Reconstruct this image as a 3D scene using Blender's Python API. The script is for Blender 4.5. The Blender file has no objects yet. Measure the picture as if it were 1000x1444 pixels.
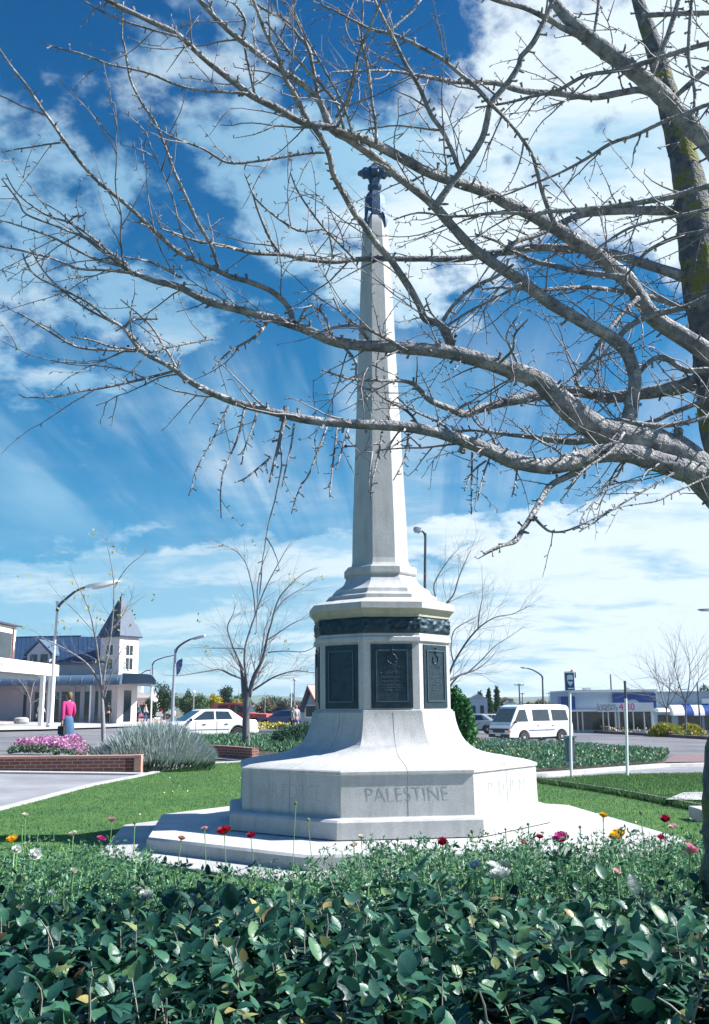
import bpy, math, random
import numpy as np
from mathutils import Vector, Matrix, noise
random.seed(7); rng = np.random.default_rng(11)
scn = bpy.context.scene
COL = scn.collection
R = math.radians
# ---------------------------------------------------------------- camera
H = 1.55; F = 1375.0; TILT = R(11.15); ROLL = R(0.54)
fw = Vector((0, math.cos(TILT), math.sin(TILT)))
up0 = Vector((0, -math.sin(TILT), math.cos(TILT)))
rt0 = Vector((1, 0, 0))
# world up leans to the left in the picture: the camera's own up leans right
rt = rt0 * math.cos(ROLL) - up0 * math.sin(ROLL)
up = up0 * math.cos(ROLL) + rt0 * math.sin(ROLL)
CAM = Vector((0, 0, H))
cd = bpy.data.cameras.new("camera"); cam = bpy.data.objects.new("camera", cd); COL.objects.link(cam)
cd.sensor_fit = 'VERTICAL'; cd.sensor_height = 36.0; cd.lens = F / 1444 * 36
cd.clip_start = 0.05; cd.clip_end = 12000
m = Matrix((rt, up, -fw)).transposed().to_4x4(); m.translation = CAM
cam.matrix_world = m
scn.camera = cam

def smooth(a, b, x):
    t = max(0.0, min(1.0, (x - a) / (b - a))); return t * t * (3 - 2 * t)
def g(x, y):
    """height of the ground: level round the memorial, falling gently to the right and away from it"""
    s = smooth(13, 26, y)
    return s * (-0.030 * max(-45, min(35, x)) - 0.006 * (min(y, 120) - 12))
def ray(px, py):
    return (fw * F + rt * (px - 500) + up * (722 - py)).normalized()
def P(px, py, D):
    d = ray(px, py); return CAM + d * (D / d.y)
def G(px, py, off=0.0):
    d = ray(px, py); t = 1.0; step = 0.5
    while t < 400:
        p = CAM + d * t
        if p.z < g(p.x, p.y) + off: break
        t += step; step = max(.1, t * .01)
    lo, hi = t - step, t
    for _ in range(30):
        mid = (lo + hi) / 2; p = CAM + d * mid
        if p.z < g(p.x, p.y) + off: hi = mid
        else: lo = mid
    p = CAM + d * hi
    return Vector((p.x, p.y, g(p.x, p.y) + off))
def wpx(w, p):
    """size in metres of w photo pixels at the point p"""
    return w * (p - CAM).dot(fw) / F

# ---------------------------------------------------------------- materials
def nd(nt, t, **kw):
    n = nt.nodes.new(t)
    for k, v in kw.items():
        if hasattr(n, k): setattr(n, k, v)
        else: n.inputs[k].default_value = v
    return n
def mat(name, col, rough=.6, var=.12, scale=6, bump=0.0, bscale=40, metal=0, spec=.5, col2=None, island=False,
        thresh=None, macro=None, transm=0, coat=0, sheen=0, trans2=0, coord='Object'):
    mt = bpy.data.materials.new(name); mt.use_nodes = True; nt = mt.node_tree; L = nt.links
    b = nt.nodes['Principled BSDF']
    b.inputs['Roughness'].default_value = rough; b.inputs['Metallic'].default_value = metal
    b.inputs['Specular IOR Level'].default_value = spec
    b.inputs['Coat Weight'].default_value = coat
    tc = nd(nt, 'ShaderNodeTexCoord')
    c = np.array(col[:3]); c2 = np.array(col2[:3]) if col2 else c * (1 - var) 
    c1 = c if col2 else c * (1 + var)
    rp = nd(nt, 'ShaderNodeValToRGB')
    rp.color_ramp.elements[0].color = (*c2, 1); rp.color_ramp.elements[1].color = (*c1, 1)
    if thresh: rp.color_ramp.elements[0].position = thresh[0]; rp.color_ramp.elements[1].position = thresh[1]
    elif not island: rp.color_ramp.elements[0].position = .3; rp.color_ramp.elements[1].position = .7
    if island:
        gi = nd(nt, 'ShaderNodeNewGeometry'); L.new(gi.outputs['Random Per Island'], rp.inputs['Fac'])
    else:
        nz = nd(nt, 'ShaderNodeTexNoise'); nz.inputs['Scale'].default_value = scale; nz.inputs['Detail'].default_value = 6
        nz.inputs['Roughness'].default_value = .65
        L.new(tc.outputs[coord], nz.inputs['Vector']); L.new(nz.outputs['Fac'], rp.inputs['Fac'])
    src = rp.outputs['Color']
    if macro:
        mz = nd(nt, 'ShaderNodeTexNoise'); mz.inputs['Scale'].default_value = macro[0]; mz.inputs['Detail'].default_value = 9; mz.inputs['Roughness'].default_value = .68; L.new(tc.outputs[coord], mz.inputs['Vector'])
        mr = nd(nt, 'ShaderNodeValToRGB'); mr.color_ramp.elements[0].position = .38; mr.color_ramp.elements[1].position = .62; mr.color_ramp.elements[0].color = (*macro[1], 1); mr.color_ramp.elements[1].color = (*macro[2], 1)
        L.new(mz.outputs['Fac'], mr.inputs['Fac']); mq = nd(nt, 'ShaderNodeMix', data_type='RGBA', blend_type='MULTIPLY'); mq.inputs[0].default_value = 1; L.new(src, mq.inputs[6]); L.new(mr.outputs[0], mq.inputs[7]); src = mq.outputs[2]
    L.new(src, b.inputs['Base Color'])
    if bump:
        nb = nd(nt, 'ShaderNodeTexNoise'); nb.inputs['Scale'].default_value = bscale; nb.inputs['Detail'].default_value = 4
        L.new(tc.outputs[coord], nb.inputs['Vector'])
        bp = nd(nt, 'ShaderNodeBump'); bp.inputs['Strength'].default_value = bump; bp.inputs['Distance'].default_value = .02
        L.new(nb.outputs['Fac'], bp.inputs['Height']); L.new(bp.outputs['Normal'], b.inputs['Normal'])
    if trans2:
        tr = nd(nt, 'ShaderNodeBsdfTranslucent'); L.new(rp.outputs['Color'], tr.inputs['Color'])
        mx = nd(nt, 'ShaderNodeMixShader'); mx.inputs[0].default_value = trans2
        L.new(b.outputs[0], mx.inputs[1]); L.new(tr.outputs[0], mx.inputs[2])
        L.new(mx.outputs[0], nt.nodes['Material Output'].inputs['Surface'])
    return mt
def ramp_mat(name, stops, rough=.6, spec=.4, trans2=.2, bump=0, macro=None, bscale=40):
    """leaf or petal material whose colour differs from one leaf to the next"""
    mt = mat(name, stops[0][1], rough, island=True, spec=spec, trans2=trans2, macro=macro, bump=bump, bscale=bscale)
    cr = [n for n in mt.node_tree.nodes if n.type == 'VALTORGB' and n.inputs[0].is_linked and n.inputs[0].links[0].from_node.type == 'NEW_GEOMETRY'][0].color_ramp
    while len(cr.elements) > 1: cr.elements.remove(cr.elements[-1])
    cr.elements[0].position = stops[0][0]; cr.elements[0].color = (*stops[0][1], 1)
    for p, c in stops[1:]:
        e = cr.elements.new(p); e.color = (*c, 1)
    return mt
def brick_mat(name, c1, c2, mortar, scale=1, bw=.23, bh=.076, ms=.008, vec='Object', rot=None):
    mt = bpy.data.materials.new(name); mt.use_nodes = True; nt = mt.node_tree; L = nt.links
    b = nt.nodes['Principled BSDF']; b.inputs['Roughness'].default_value = .85
    uv = nd(nt, 'ShaderNodeUVMap'); br = nd(nt, 'ShaderNodeTexBrick')
    br.inputs['Scale'].default_value = 1; br.inputs['Brick Width'].default_value = bw; br.inputs['Row Height'].default_value = bh
    br.inputs['Mortar Size'].default_value = ms
    br.inputs['Color1'].default_value = (*c1, 1); br.inputs['Color2'].default_value = (*c2, 1); br.inputs['Mortar'].default_value = (*mortar, 1)
    L.new(uv.outputs[0], br.inputs['Vector']); L.new(br.outputs['Color'], b.inputs['Base Color'])
    bp = nd(nt, 'ShaderNodeBump'); bp.inputs['Strength'].default_value = .5; bp.inputs['Distance'].default_value = .01; bp.invert = True
    L.new(br.outputs['Fac'], bp.inputs['Height']); L.new(bp.outputs['Normal'], b.inputs['Normal'])
    return mt

# ---------------------------------------------------------------- mesh builder
def wl(o):
    v = Vector((0, 0, 0))
    while o is not None: v = v + o.location; o = o.parent
    return v
def finish(name, me, mt, parent, sharp=35):
    me.name = name
    if mt is not None:
        for q in (mt if isinstance(mt, (list, tuple)) else [mt]): me.materials.append(q)
    o = bpy.data.objects.new(name, me); COL.objects.link(o)
    if parent is not None: o.parent = parent
    return o
class MB:
    def __init__(s): s.v = []; s.f = []; s.mi = []; s.cur = 0; s.uv = []
    def add(s, vs, fs):
        n = len(s.v); s.v += [Vector(v) for v in vs]
        for f in fs: s.f.append([i + n for i in f]); s.mi.append(s.cur)
        return s
    def box(s, c, d, M=None, taper=1.0):
        c = Vector(c); hx, hy, hz = d[0] / 2, d[1] / 2, d[2] / 2; vs = []
        for z in (-1, 1):
            k = 1 if z < 0 else taper
            for x, y in ((-1, -1), (1, -1), (1, 1), (-1, 1)): vs.append(Vector((x * hx * k, y * hy * k, z * hz)))
        vs = [(M @ v if M is not None else v) + c for v in vs]
        return s.add(vs, [(3, 2, 1, 0), (4, 5, 6, 7), (0, 1, 5, 4), (1, 2, 6, 5), (2, 3, 7, 6), (3, 0, 4, 7)])
    def fbox(s, o, u, w, n, a, b, t):
        """box on a frame: origin o, axes u (width a0..a1), w (height b0..b1), n (t0..t1)"""
        vs = []
        for k in t:
            for (i, j) in ((0, 0), (1, 0), (1, 1), (0, 1)): vs.append(o + u * a[i] + w * b[j] + n * k)
        return s.add(vs, [(3, 2, 1, 0), (4, 5, 6, 7), (0, 1, 5, 4), (1, 2, 6, 5), (2, 3, 7, 6), (3, 0, 4, 7)])
    def tube(s, pts, rad, n=8, cap=True):
        pts = [Vector(p) for p in pts]
        if not hasattr(rad, '__len__'): rad = [rad] * len(pts)
        ref = None; rings = []
        for i, p in enumerate(pts):
            a = pts[max(0, i - 1)]; b = pts[min(len(pts) - 1, i + 1)]; t = (b - a)
            t = t.normalized() if t.length > 1e-9 else Vector((0, 0, 1))
            if ref is None:
                ref = t.cross(Vector((0, 0, 1)) if abs(t.z) < .9 else Vector((1, 0, 0))).normalized()
            else:
                ref = (ref - t * ref.dot(t)); ref = ref.normalized() if ref.length > 1e-6 else t.orthogonal().normalized()
            w = t.cross(ref)
            rings.append([p + (ref * math.cos(2 * math.pi * k / n) + w * math.sin(2 * math.pi * k / n)) * rad[i] for k in range(n)])
        return s.loft(rings, cap)
    def loft(s, rings, cap=True):
        n = len(rings[0]); vs = [v for r in rings for v in r]; fs = []
        for i in range(len(rings) - 1):
            for k in range(n):
                a = i * n + k; b = i * n + (k + 1) % n; fs.append((a, b, b + n, a + n))
        if cap: fs.append(tuple(range(n))[::-1]); fs.append(tuple(range((len(rings) - 1) * n, len(rings) * n)))
        return s.add(vs, fs)
    def lathe(s, c, prof, n=16, sx=1, sy=1):
        c = Vector(c)
        return s.loft([[c + Vector((r * sx * math.cos(2 * math.pi * k / n), r * sy * math.sin(2 * math.pi * k / n), z)) for k in range(n)] for r, z in prof])
    def prism(s, poly, ext):
        """polygon of points extruded by the vector ext"""
        n = len(poly); a = [Vector(p) for p in poly]; b = [p + Vector(ext) for p in a]
        return s.add(a + b, [tuple(range(n)), tuple(range(n, 2 * n))[::-1]] + [(i, i + n, (i + 1) % n + n, (i + 1) % n) for i in range(n)])
    def build(s, name, mt, parent=None, sharp=35, bevel=0, flat=False, recalc=True, uvbox=False):
        off = wl(parent) if parent is not None else Vector((0, 0, 0))
        me = bpy.data.meshes.new(name)
        me.from_pydata([tuple(v - off) for v in s.v], [], s.f)
        if recalc and len(s.f) < 60000:
            import bmesh
            bm = bmesh.new(); bm.from_mesh(me); bmesh.ops.recalc_face_normals(bm, faces=bm.faces); bm.to_mesh(me); bm.free()
        if isinstance(mt, (list, tuple)): me.polygons.foreach_set('material_index', s.mi)
        if not flat:
            me.polygons.foreach_set('use_smooth', [True] * len(me.polygons)); me.set_sharp_from_angle(angle=R(sharp))
        if uvbox:
            ul = me.uv_layers.new(name='UVMap')
            for p in me.polygons:
                nx, ny, nz = [abs(q) for q in p.normal]
                for li in p.loop_indices:
                    co = me.vertices[me.loops[li].vertex_index].co
                    if nz > .7: uvv = (co.x, co.y)
                    else:
                        t = Vector((-p.normal.y, p.normal.x, 0)); t = t.normalized() if t.length > 0 else Vector((1, 0, 0))
                        uvv = (co.dot(t), co.z)
                    ul.data[li].uv = uvv
        o = finish(name, me, mt, parent)
        if bevel:
            bv = o.modifiers.new('bevel', 'BEVEL'); bv.width = bevel; bv.segments = 2; bv.limit_method = 'ANGLE'; bv.angle_limit = R(40)
        return o
def npmesh(name, V, Fq, mt, parent=None, smooth_=True):
    """fast mesh from numpy arrays, all faces with the same number of corners"""
    off = np.array(wl(parent)) if parent is not None else np.zeros(3)
    me = bpy.data.meshes.new(name); k = Fq.shape[1]
    me.vertices.add(len(V)); me.vertices.foreach_set('co', (V - off).astype(np.float32).ravel())
    me.loops.add(Fq.size); me.loops.foreach_set('vertex_index', Fq.astype(np.int32).ravel())
    me.polygons.add(len(Fq)); me.polygons.foreach_set('loop_start', np.arange(0, Fq.size, k, dtype=np.int32))
    me.update(calc_edges=True); me.validate()
    if smooth_: me.polygons.foreach_set('use_smooth', np.ones(len(me.polygons), dtype=bool))
    return finish(name, me, mt, parent)
def leaves(name, C, A, N, L, W, mt, parent=None, rows=(0, .28, .62, 1), prof=(.12, .95, .85, .05), fold=.18, curl=.25, smooth_=True, twist=0.0):
    """C base points, A leaf directions, N leaf normals (arrays), L lengths, W widths -> one mesh of folded leaves"""
    n = len(C); A = A / np.linalg.norm(A, axis=1, keepdims=True)
    S = np.cross(A, N); S /= np.linalg.norm(S, axis=1, keepdims=True) + 1e-9; N = np.cross(S, A)
    vs = []; r = len(rows)
    for t, w in zip(rows, prof):
        mid = C + A * (L * t)[:, None] - N * (curl * L * t * t)[:, None] + S * (twist * L * t * t)[:, None]
        for q in (-1, 0, 1):
            vs.append(mid + S * (q * w * W / 2)[:, None] + N * (abs(q) * fold * w * W / 2)[:, None])
    V = np.stack(vs, 1).reshape(-1, 3); base = np.arange(n)[:, None, None] * (3 * r); q = []
    for i in range(r - 1):
        for j in range(2):
            a = i * 3 + j; q.append((a, a + 1, a + 4, a + 3))
    Fq = (base + np.array(q)[None]).reshape(-1, 4)
    return npmesh(name, V, Fq, mt, parent, smooth_)
def cards(name, C, L, W, mt, parent=None, upbias=0.0, A=None):
    """small leaf-sized diamonds at the points C in random directions"""
    n = len(C); d = rng.normal(size=(n, 3)) if A is None else A
    d[:, 2] += upbias; d /= np.linalg.norm(d, axis=1, keepdims=True)
    s = np.cross(d, rng.normal(size=(n, 3))); s /= np.linalg.norm(s, axis=1, keepdims=True)
    L = np.broadcast_to(L, n)[:, None]; W = np.broadcast_to(W, n)[:, None]
    V = np.stack([C, C + d * L * .5 + s * W * .5, C + d * L, C + d * L * .5 - s * W * .5], 1).reshape(-1, 3)
    Fq = np.arange(4 * n).reshape(n, 4)
    return npmesh(name, V, Fq, mt, parent, False)
def tag(o, label=None, cat=None, group=None, kind=None):
    if label: o['label'] = label
    if cat: o['category'] = cat
    if group: o['group'] = group
    if kind: o['kind'] = kind
    return o
def thing(name, label, cat, loc=(0, 0, 0), group=None, rz=0):
    o = bpy.data.objects.new(name, None); COL.objects.link(o); o.location = loc; o.rotation_euler = (0, 0, rz); o.empty_display_size = .2
    return tag(o, label, cat, group)
def copy_tree(o, parent=None):
    c = o.copy(); COL.objects.link(c); c.parent = parent
    for ch in list(o.children): copy_tree(ch, c)
    return c
def text(name, body, h, mt, parent, o, u, w, n, ext=.004, width=None, thin=0.0):
    """lettering as a mesh, centred on the point o, running along u with height along w, facing n"""
    cu = bpy.data.curves.new(name, 'FONT'); cu.body = body; cu.size = 1; cu.align_x = 'CENTER'; cu.align_y = 'CENTER'
    cu.extrude = .5; cu.resolution_u = 4; cu.offset = thin
    ob = bpy.data.objects.new(name, cu); COL.objects.link(ob); bpy.context.view_layer.update()
    me = bpy.data.meshes.new_from_object(ob); bpy.data.objects.remove(ob)
    xs = [v.co.x for v in me.vertices]; ys = [v.co.y for v in me.vertices]
    sy = h / (max(ys) - min(ys)); sx = sy if width is None else width / (max(xs) - min(xs))
    cx, cy = (max(xs) + min(xs)) / 2, (max(ys) + min(ys)) / 2; off = wl(parent) if parent else Vector()
    for v in me.vertices:
        v.co = o + u * ((v.co.x - cx) * sx) + w * ((v.co.y - cy) * sy) + n * ((v.co.z + .5) * ext) - off
    return finish(name, me, mt, parent)
def skin(name, V, E, rad, mt, parent, root=0, sub=1):
    off = wl(parent); me = bpy.data.meshes.new(name); me.from_pydata([tuple(Vector(v)) for v in V], E, [])
    o = finish(name, me, mt, parent); md = o.modifiers.new('skin', 'SKIN'); md.use_smooth_shade = True; md.branch_smoothing = .6
    for i, sv in enumerate(me.skin_vertices[0].data):
        r_ = rad[i]; sv.radius = r_ if hasattr(r_, '__len__') else (r_, r_); sv.use_root = (i == root)
    sb = o.modifiers.new('sub', 'SUBSURF'); sb.levels = sub; sb.render_levels = sub
    return o
def resample(pts, n):
    pts = [Vector(p) for p in pts]; d = [0]
    for a, b in zip(pts, pts[1:]): d.append(d[-1] + (b - a).length)
    out = []; j = 0
    for i in range(n):
        t = d[-1] * i / (n - 1)
        while j < len(pts) - 2 and d[j + 1] < t: j += 1
        k = (t - d[j]) / max(1e-9, d[j + 1] - d[j]); out.append(pts[j].lerp(pts[j + 1], min(1, k)))
    return out
def ribbon(lo, hi, off, n=60, mrow=12):
    """sheet draped on the ground between two polylines of world points"""
    A = resample(lo, n); B = resample(hi, n); mb = MB(); vs = []
    for i in range(n):
        for j in range(mrow + 1):
            p = A[i].lerp(B[i], j / mrow); vs.append((p.x, p.y, g(p.x, p.y) + off))
    fs = [(i * (mrow + 1) + j, (i + 1) * (mrow + 1) + j, (i + 1) * (mrow + 1) + j + 1, i * (mrow + 1) + j + 1) for i in range(n - 1) for j in range(mrow)]
    mb.add(vs, fs); return mb
def strip(pts, w, h, base=-.05, n=60):
    """raised kerb or low wall of width w and height h along world points"""
    A = resample(pts, n); rings = []
    for i, p in enumerate(A):
        t = A[min(n - 1, i + 1)] - A[max(0, i - 1)]; t.z = 0; t.normalize(); s = Vector((-t.y, t.x, 0)) * (w / 2); z = g(p.x, p.y); q = Vector((p.x, p.y, z))
        rings.append([q - s + Vector((0, 0, base)), q + s + Vector((0, 0, base)), q + s + Vector((0, 0, h)), q - s + Vector((0, 0, h))])
    return MB().loft(rings)
def Gs(*a): return [G(x, y) for x, y in a]
Z = Vector((0, 0, 1))
# ---------------------------------------------------------------- light and sky
SUN_AZ = R(91.5)      # measured from -Y (towards the camera) round to +X
SUN_EL = R(43)
sd = Vector((math.sin(SUN_AZ) * math.cos(SUN_EL), -math.cos(SUN_AZ) * math.cos(SUN_EL), math.sin(SUN_EL)))
sl = bpy.data.lights.new('sun', 'SUN'); sl.energy = 5.0; sl.angle = R(.5); sl.color = (1.0, .975, .945)
so = bpy.data.objects.new('sun', sl); COL.objects.link(so); so.rotation_euler = sd.to_track_quat('Z', 'Y').to_euler(); so.location = (20, 5, 30)
w = bpy.data.worlds.new("World"); scn.world = w; w.use_nodes = True; nt = w.node_tree; L = nt.links
for n in list(nt.nodes): nt.nodes.remove(n)
out = nd(nt, 'ShaderNodeOutputWorld'); bg = nd(nt, 'ShaderNodeBackground'); L.new(bg.outputs[0], out.inputs[0]); bg.inputs[1].default_value = .048
sky = nd(nt, 'ShaderNodeTexSky'); sky.sky_type = 'NISHITA'; sky.sun_disc = False; sky.sun_elevation = SUN_EL
sky.sun_rotation = math.atan2(sd.x, sd.y); sky.air_density = 1.0; sky.dust_density = .4; sky.ozone_density = 3.0; sky.altitude = 100
tc = nd(nt, 'ShaderNodeTexCoord'); nrm = nd(nt, 'ShaderNodeVectorMath', operation='NORMALIZE'); L.new(tc.outputs['Generated'], nrm.inputs[0])
sp = nd(nt, 'ShaderNodeSeparateXYZ'); L.new(nrm.outputs[0], sp.inputs[0])
def mth(op, a, b=None, c=None, clamp=False):
    n = nt.nodes.new('ShaderNodeMath'); n.operation = op; n.use_clamp = clamp
    for i, q in enumerate((a, b, c)):
        if q is None: continue
        if isinstance(q, (int, float)): n.inputs[i].default_value = q
        else: L.new(q, n.inputs[i])
    return n.outputs[0]
def sstep(x, a, b):
    n = nt.nodes.new('ShaderNodeMapRange'); n.interpolation_type = 'SMOOTHSTEP'; n.inputs[1].default_value = a; n.inputs[2].default_value = b
    L.new(x, n.inputs[0]); return n.outputs[0]
def comb(x, y, z=0.0):
    n = nt.nodes.new('ShaderNodeCombineXYZ')
    for i, q in enumerate((x, y, z)):
        if isinstance(q, (int, float)): n.inputs[i].default_value = q
        else: L.new(q, n.inputs[i])
    return n.outputs[0]
def noi(vec, sc, det=8, ro=.6, dist=0.0, lac=2.0):
    n = nt.nodes.new('ShaderNodeTexNoise'); n.inputs['Scale'].default_value = sc; n.inputs['Detail'].default_value = det
    n.inputs['Roughness'].default_value = ro; n.inputs['Distortion'].default_value = dist; L.new(vec, n.inputs['Vector']); return n.outputs['Fac']
zc = mth('MAXIMUM', sp.outputs[2], 0.0)
# cloud layer seen in perspective: the direction carried up on to a level sheet
zq = mth('ADD', zc, .42); pq_ = comb(mth('DIVIDE', sp.outputs[0], zq), mth('DIVIDE', sp.outputs[1], zq), 0)
zz = mth('ADD', zc, .18); u_ = mth('DIVIDE', sp.outputs[0], zz); v_ = mth('DIVIDE', sp.outputs[1], zz); pl = comb(u_, v_, 0)
f1 = noi(pq_, 7.0, 10, .58, .2); f2 = noi(pq_, 19.0, 6, .6, .1)
cum = mth('ADD', mth('MULTIPLY', mth('ADD', mth('MULTIPLY', f1, .72), mth('MULTIPLY', f2, .28)), 1.45), -.225)
def blob(px, py, rdeg, wgt):
    c = ray(px, py); n = nt.nodes.new('ShaderNodeVectorMath'); n.operation = 'DOT_PRODUCT'; L.new(nrm.outputs[0], n.inputs[0]); n.inputs[1].default_value = c
    k = math.log(2) / (1 - math.cos(R(rdeg)))
    e = mth('EXPONENT', mth('MULTIPLY', mth('SUBTRACT', n.outputs['Value'], 1.0), k))
    return mth('MULTIPLY', e, wgt)
bias = None
for b in [(900, 330, 9, .17), (740, 250, 6, .10), (620, 230, 3, .16), (930, 120, 7, .1), (640, 420, 3, .12), (420, 270, 5, .08), (120, 510, 5, .1), (50, 520, 3, .05),
          (150, 370, 6, .05), (80, 150, 4, .03), (330, 130, 4, .06), (440, 420, 5, .05), (640, 120, 3.2, -.22), (560, 60, 3, -.05), (300, 30, 4, -.03), (180, 200, 4, -.05), (330, 330, 3, -.06), (720, 600, 7, -.25), (560, 640, 6, -.2),
          (900, 560, 6, -.25), (860, 480, 4, -.1), (300, 620, 5, -.12), (100, 640, 6, -.14), (40, 20, 5, -.05), (420, 560, 4, -.1), (880, 400, 2, -.1), (450, 60, 3, .04)]:
    o_ = blob(*b); bias = o_ if bias is None else mth('ADD', bias, o_)
# the low bank of cloud: everything under about eleven degrees
el = mth('MULTIPLY', mth('ARCSINE', sp.outputs[2]), 180 / math.pi)
edge = mth('ADD', mth('MULTIPLY', sp.outputs[0], 7.5), mth('MULTIPLY', noi(pl, 1.6, 5, .5), 3.0))
bank = mth('SUBTRACT', 1.0, sstep(mth('SUBTRACT', el, edge), 7.6, 10.2))
bias = mth('ADD', bias, mth('MULTIPLY', bank, .36))
bias = mth('ADD', bias, mth('MULTIPLY', mth('SUBTRACT', 1.0, sstep(sp.outputs[1], -.1, .35)), -.16)); bias = mth('ADD', bias, .03)
cm = sstep(mth('ADD', cum, bias), .485, .665)
# thin streaks of cirrus, low on the left, fanning down to the right
du = mth('ADD', mth('MULTIPLY', u_, .80), mth('MULTIPLY', v_, .60)); dv = mth('SUBTRACT', mth('MULTIPLY', v_, .80), mth('MULTIPLY', u_, .60))
c0_ = ray(600, 1120); e1_ = Vector((c0_.y, -c0_.x, 0)).normalized(); e2_ = e1_.cross(c0_)
def dotc(v):
    n = nt.nodes.new('ShaderNodeVectorMath'); n.operation = 'DOT_PRODUCT'; L.new(nrm.outputs[0], n.inputs[0]); n.inputs[1].default_value = v; return n.outputs['Value']
qx, qy = dotc(e1_), dotc(e2_); th_ = mth('ARCTAN2', qy, qx); rad_ = mth('SQRT', mth('ADD', mth('MULTIPLY', qx, qx), mth('MULTIPLY', qy, qy)))
wv = noi(comb(mth('MULTIPLY', th_, 3.9), mth('MULTIPLY', rad_, 1.7), 3.0), 1.5, 6, .55, .35)
zone = mth('MULTIPLY', sstep(el, 8, 12), mth('SUBTRACT', 1.0, sstep(el, 17, 24)))
cir = mth('MULTIPLY', mth('MULTIPLY', sstep(wv, .36, .66), zone), mth('SUBTRACT', .60, mth('MULTIPLY', sstep(sp.outputs[0], -.05, .2), .30)))
veil = mth('MULTIPLY', mth('SUBTRACT', 1.0, sstep(el, 2, 18)), .16)
tot = mth('MAXIMUM', mth('MULTIPLY', cm, mth('ADD', .70, mth('MULTIPLY', sstep(sp.outputs[0], -.16, .08), .27))), mth('ADD', cir, veil), clamp=True)
# blue sky tinted as the print shows it, plus an unseen brighter zenith
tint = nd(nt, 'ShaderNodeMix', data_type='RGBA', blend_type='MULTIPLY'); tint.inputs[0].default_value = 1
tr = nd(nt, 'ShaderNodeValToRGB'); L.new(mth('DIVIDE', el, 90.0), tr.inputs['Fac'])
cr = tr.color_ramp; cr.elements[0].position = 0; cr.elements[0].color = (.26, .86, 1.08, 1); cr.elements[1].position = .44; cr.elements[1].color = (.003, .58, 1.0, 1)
e = cr.elements.new(.75); e.color = (.08, 1.05, 2.1, 1)  # bright zenith above the frame, added to turn the shade bluer
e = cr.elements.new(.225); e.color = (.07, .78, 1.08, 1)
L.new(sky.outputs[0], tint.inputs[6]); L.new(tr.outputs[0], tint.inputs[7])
# cloud colour: white, with thicker parts a soft blue grey
shade = noi(comb(mth('MULTIPLY', u_, 1.0), mth('MULTIPLY', v_, 1.4), 7.0), 2.6, 7, .6, .2)
cc = nd(nt, 'ShaderNodeMix', data_type='RGBA'); L.new(sstep(mth('ADD', shade, mth('MULTIPLY', sp.outputs[0], .35)), .38, .60), cc.inputs[0])
cc.inputs[6].default_value = (3.3, 5.9, 7.9, 1); cc.inputs[7].default_value = (7.6, 8.8, 9.5, 1)
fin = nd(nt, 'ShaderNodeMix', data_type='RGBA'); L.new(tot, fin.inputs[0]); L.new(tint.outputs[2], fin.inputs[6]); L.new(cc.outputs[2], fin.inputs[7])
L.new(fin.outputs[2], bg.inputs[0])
vs_ = scn.view_settings; vs_.view_transform = 'Standard'; vs_.look = 'None'; vs_.exposure = 1.25; vs_.gamma = 1.0; vs_.use_curve_mapping = False

# ---------------------------------------------------------------- shared materials
M = {}
M['stone'] = None
def stone(name, base, lich):
    mt = mat(name, base, .88, scale=3.5, var=.10, bump=.55, bscale=160, spec=.25)
    nt2 = mt.node_tree; L2 = nt2.links; b = nt2.nodes['Principled BSDF']; prev = b.inputs['Base Color'].links[0].from_socket
    tcn = [n for n in nt2.nodes if n.type == 'TEX_COORD'][0]
    fine = nd(nt2, 'ShaderNodeTexNoise'); fine.inputs['Scale'].default_value = 120; fine.inputs['Detail'].default_value = 3; L2.new(tcn.outputs['Object'], fine.inputs['Vector'])
    rr = nd(nt2, 'ShaderNodeValToRGB'); rr.color_ramp.elements[0].position = .35; rr.color_ramp.elements[1].position = .65
    rr.color_ramp.elements[0].color = (.80, .80, .80, 1); rr.color_ramp.elements[1].color = (1.08, 1.08, 1.08, 1)
    L2.new(fine.outputs['Fac'], rr.inputs['Fac'])
    mm = nd(nt2, 'ShaderNodeMix', data_type='RGBA', blend_type='MULTIPLY'); mm.inputs[0].default_value = 1
    L2.new(prev, mm.inputs[6]); L2.new(rr.outputs[0], mm.inputs[7])
    # rain streaks and lichen: vertical stretched noise
    mp = nd(nt2, 'ShaderNodeMapping'); mp.inputs['Scale'].default_value = (9, 9, .9); L2.new(tcn.outputs['Object'], mp.inputs[0])
    sn = nd(nt2, 'ShaderNodeTexNoise'); sn.inputs['Scale'].default_value = 1.3; sn.inputs['Detail'].default_value = 6; L2.new(mp.outputs[0], sn.inputs['Vector'])
    sr = nd(nt2, 'ShaderNodeValToRGB'); sr.color_ramp.elements[0].position = .48; sr.color_ramp.elements[0].color = (0, 0, 0, 1); sr.color_ramp.elements[1].position = .72; sr.color_ramp.elements[1].color = (.45, .45, .45, 1)
    L2.new(sn.outputs['Fac'], sr.inputs['Fac'])
    m2 = nd(nt2, 'ShaderNodeMix', data_type='RGBA'); L2.new(sr.outputs[0], m2.inputs[0]); L2.new(mm.outputs[2], m2.inputs[6]); m2.inputs[7].default_value = (*lich, 1)
    L2.new(m2.outputs[2], b.inputs['Base Color'])
    return mt
M['stone'] = stone('granite', (.51, .51, .505), (.30, .31, .28))
M['stone_under'] = stone('lichened_granite', (.40, .40, .32), (.25, .26, .14))
M['letter'] = mat('carved_letters', (.35, .355, .36), .9, bump=.3, bscale=150)
M['joint'] = mat('mortar_joint', (.24, .24, .23), .95)
M['bronze'] = mat('bronze', (.024, .048, .066), .42, metal=.55, scale=14, var=.35, bump=.35, bscale=90, spec=.5)
M['bronze_light'] = mat('rubbed_bronze', (.075, .115, .14), .38, metal=.6, scale=30, var=.3, bump=.2, bscale=120)
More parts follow.
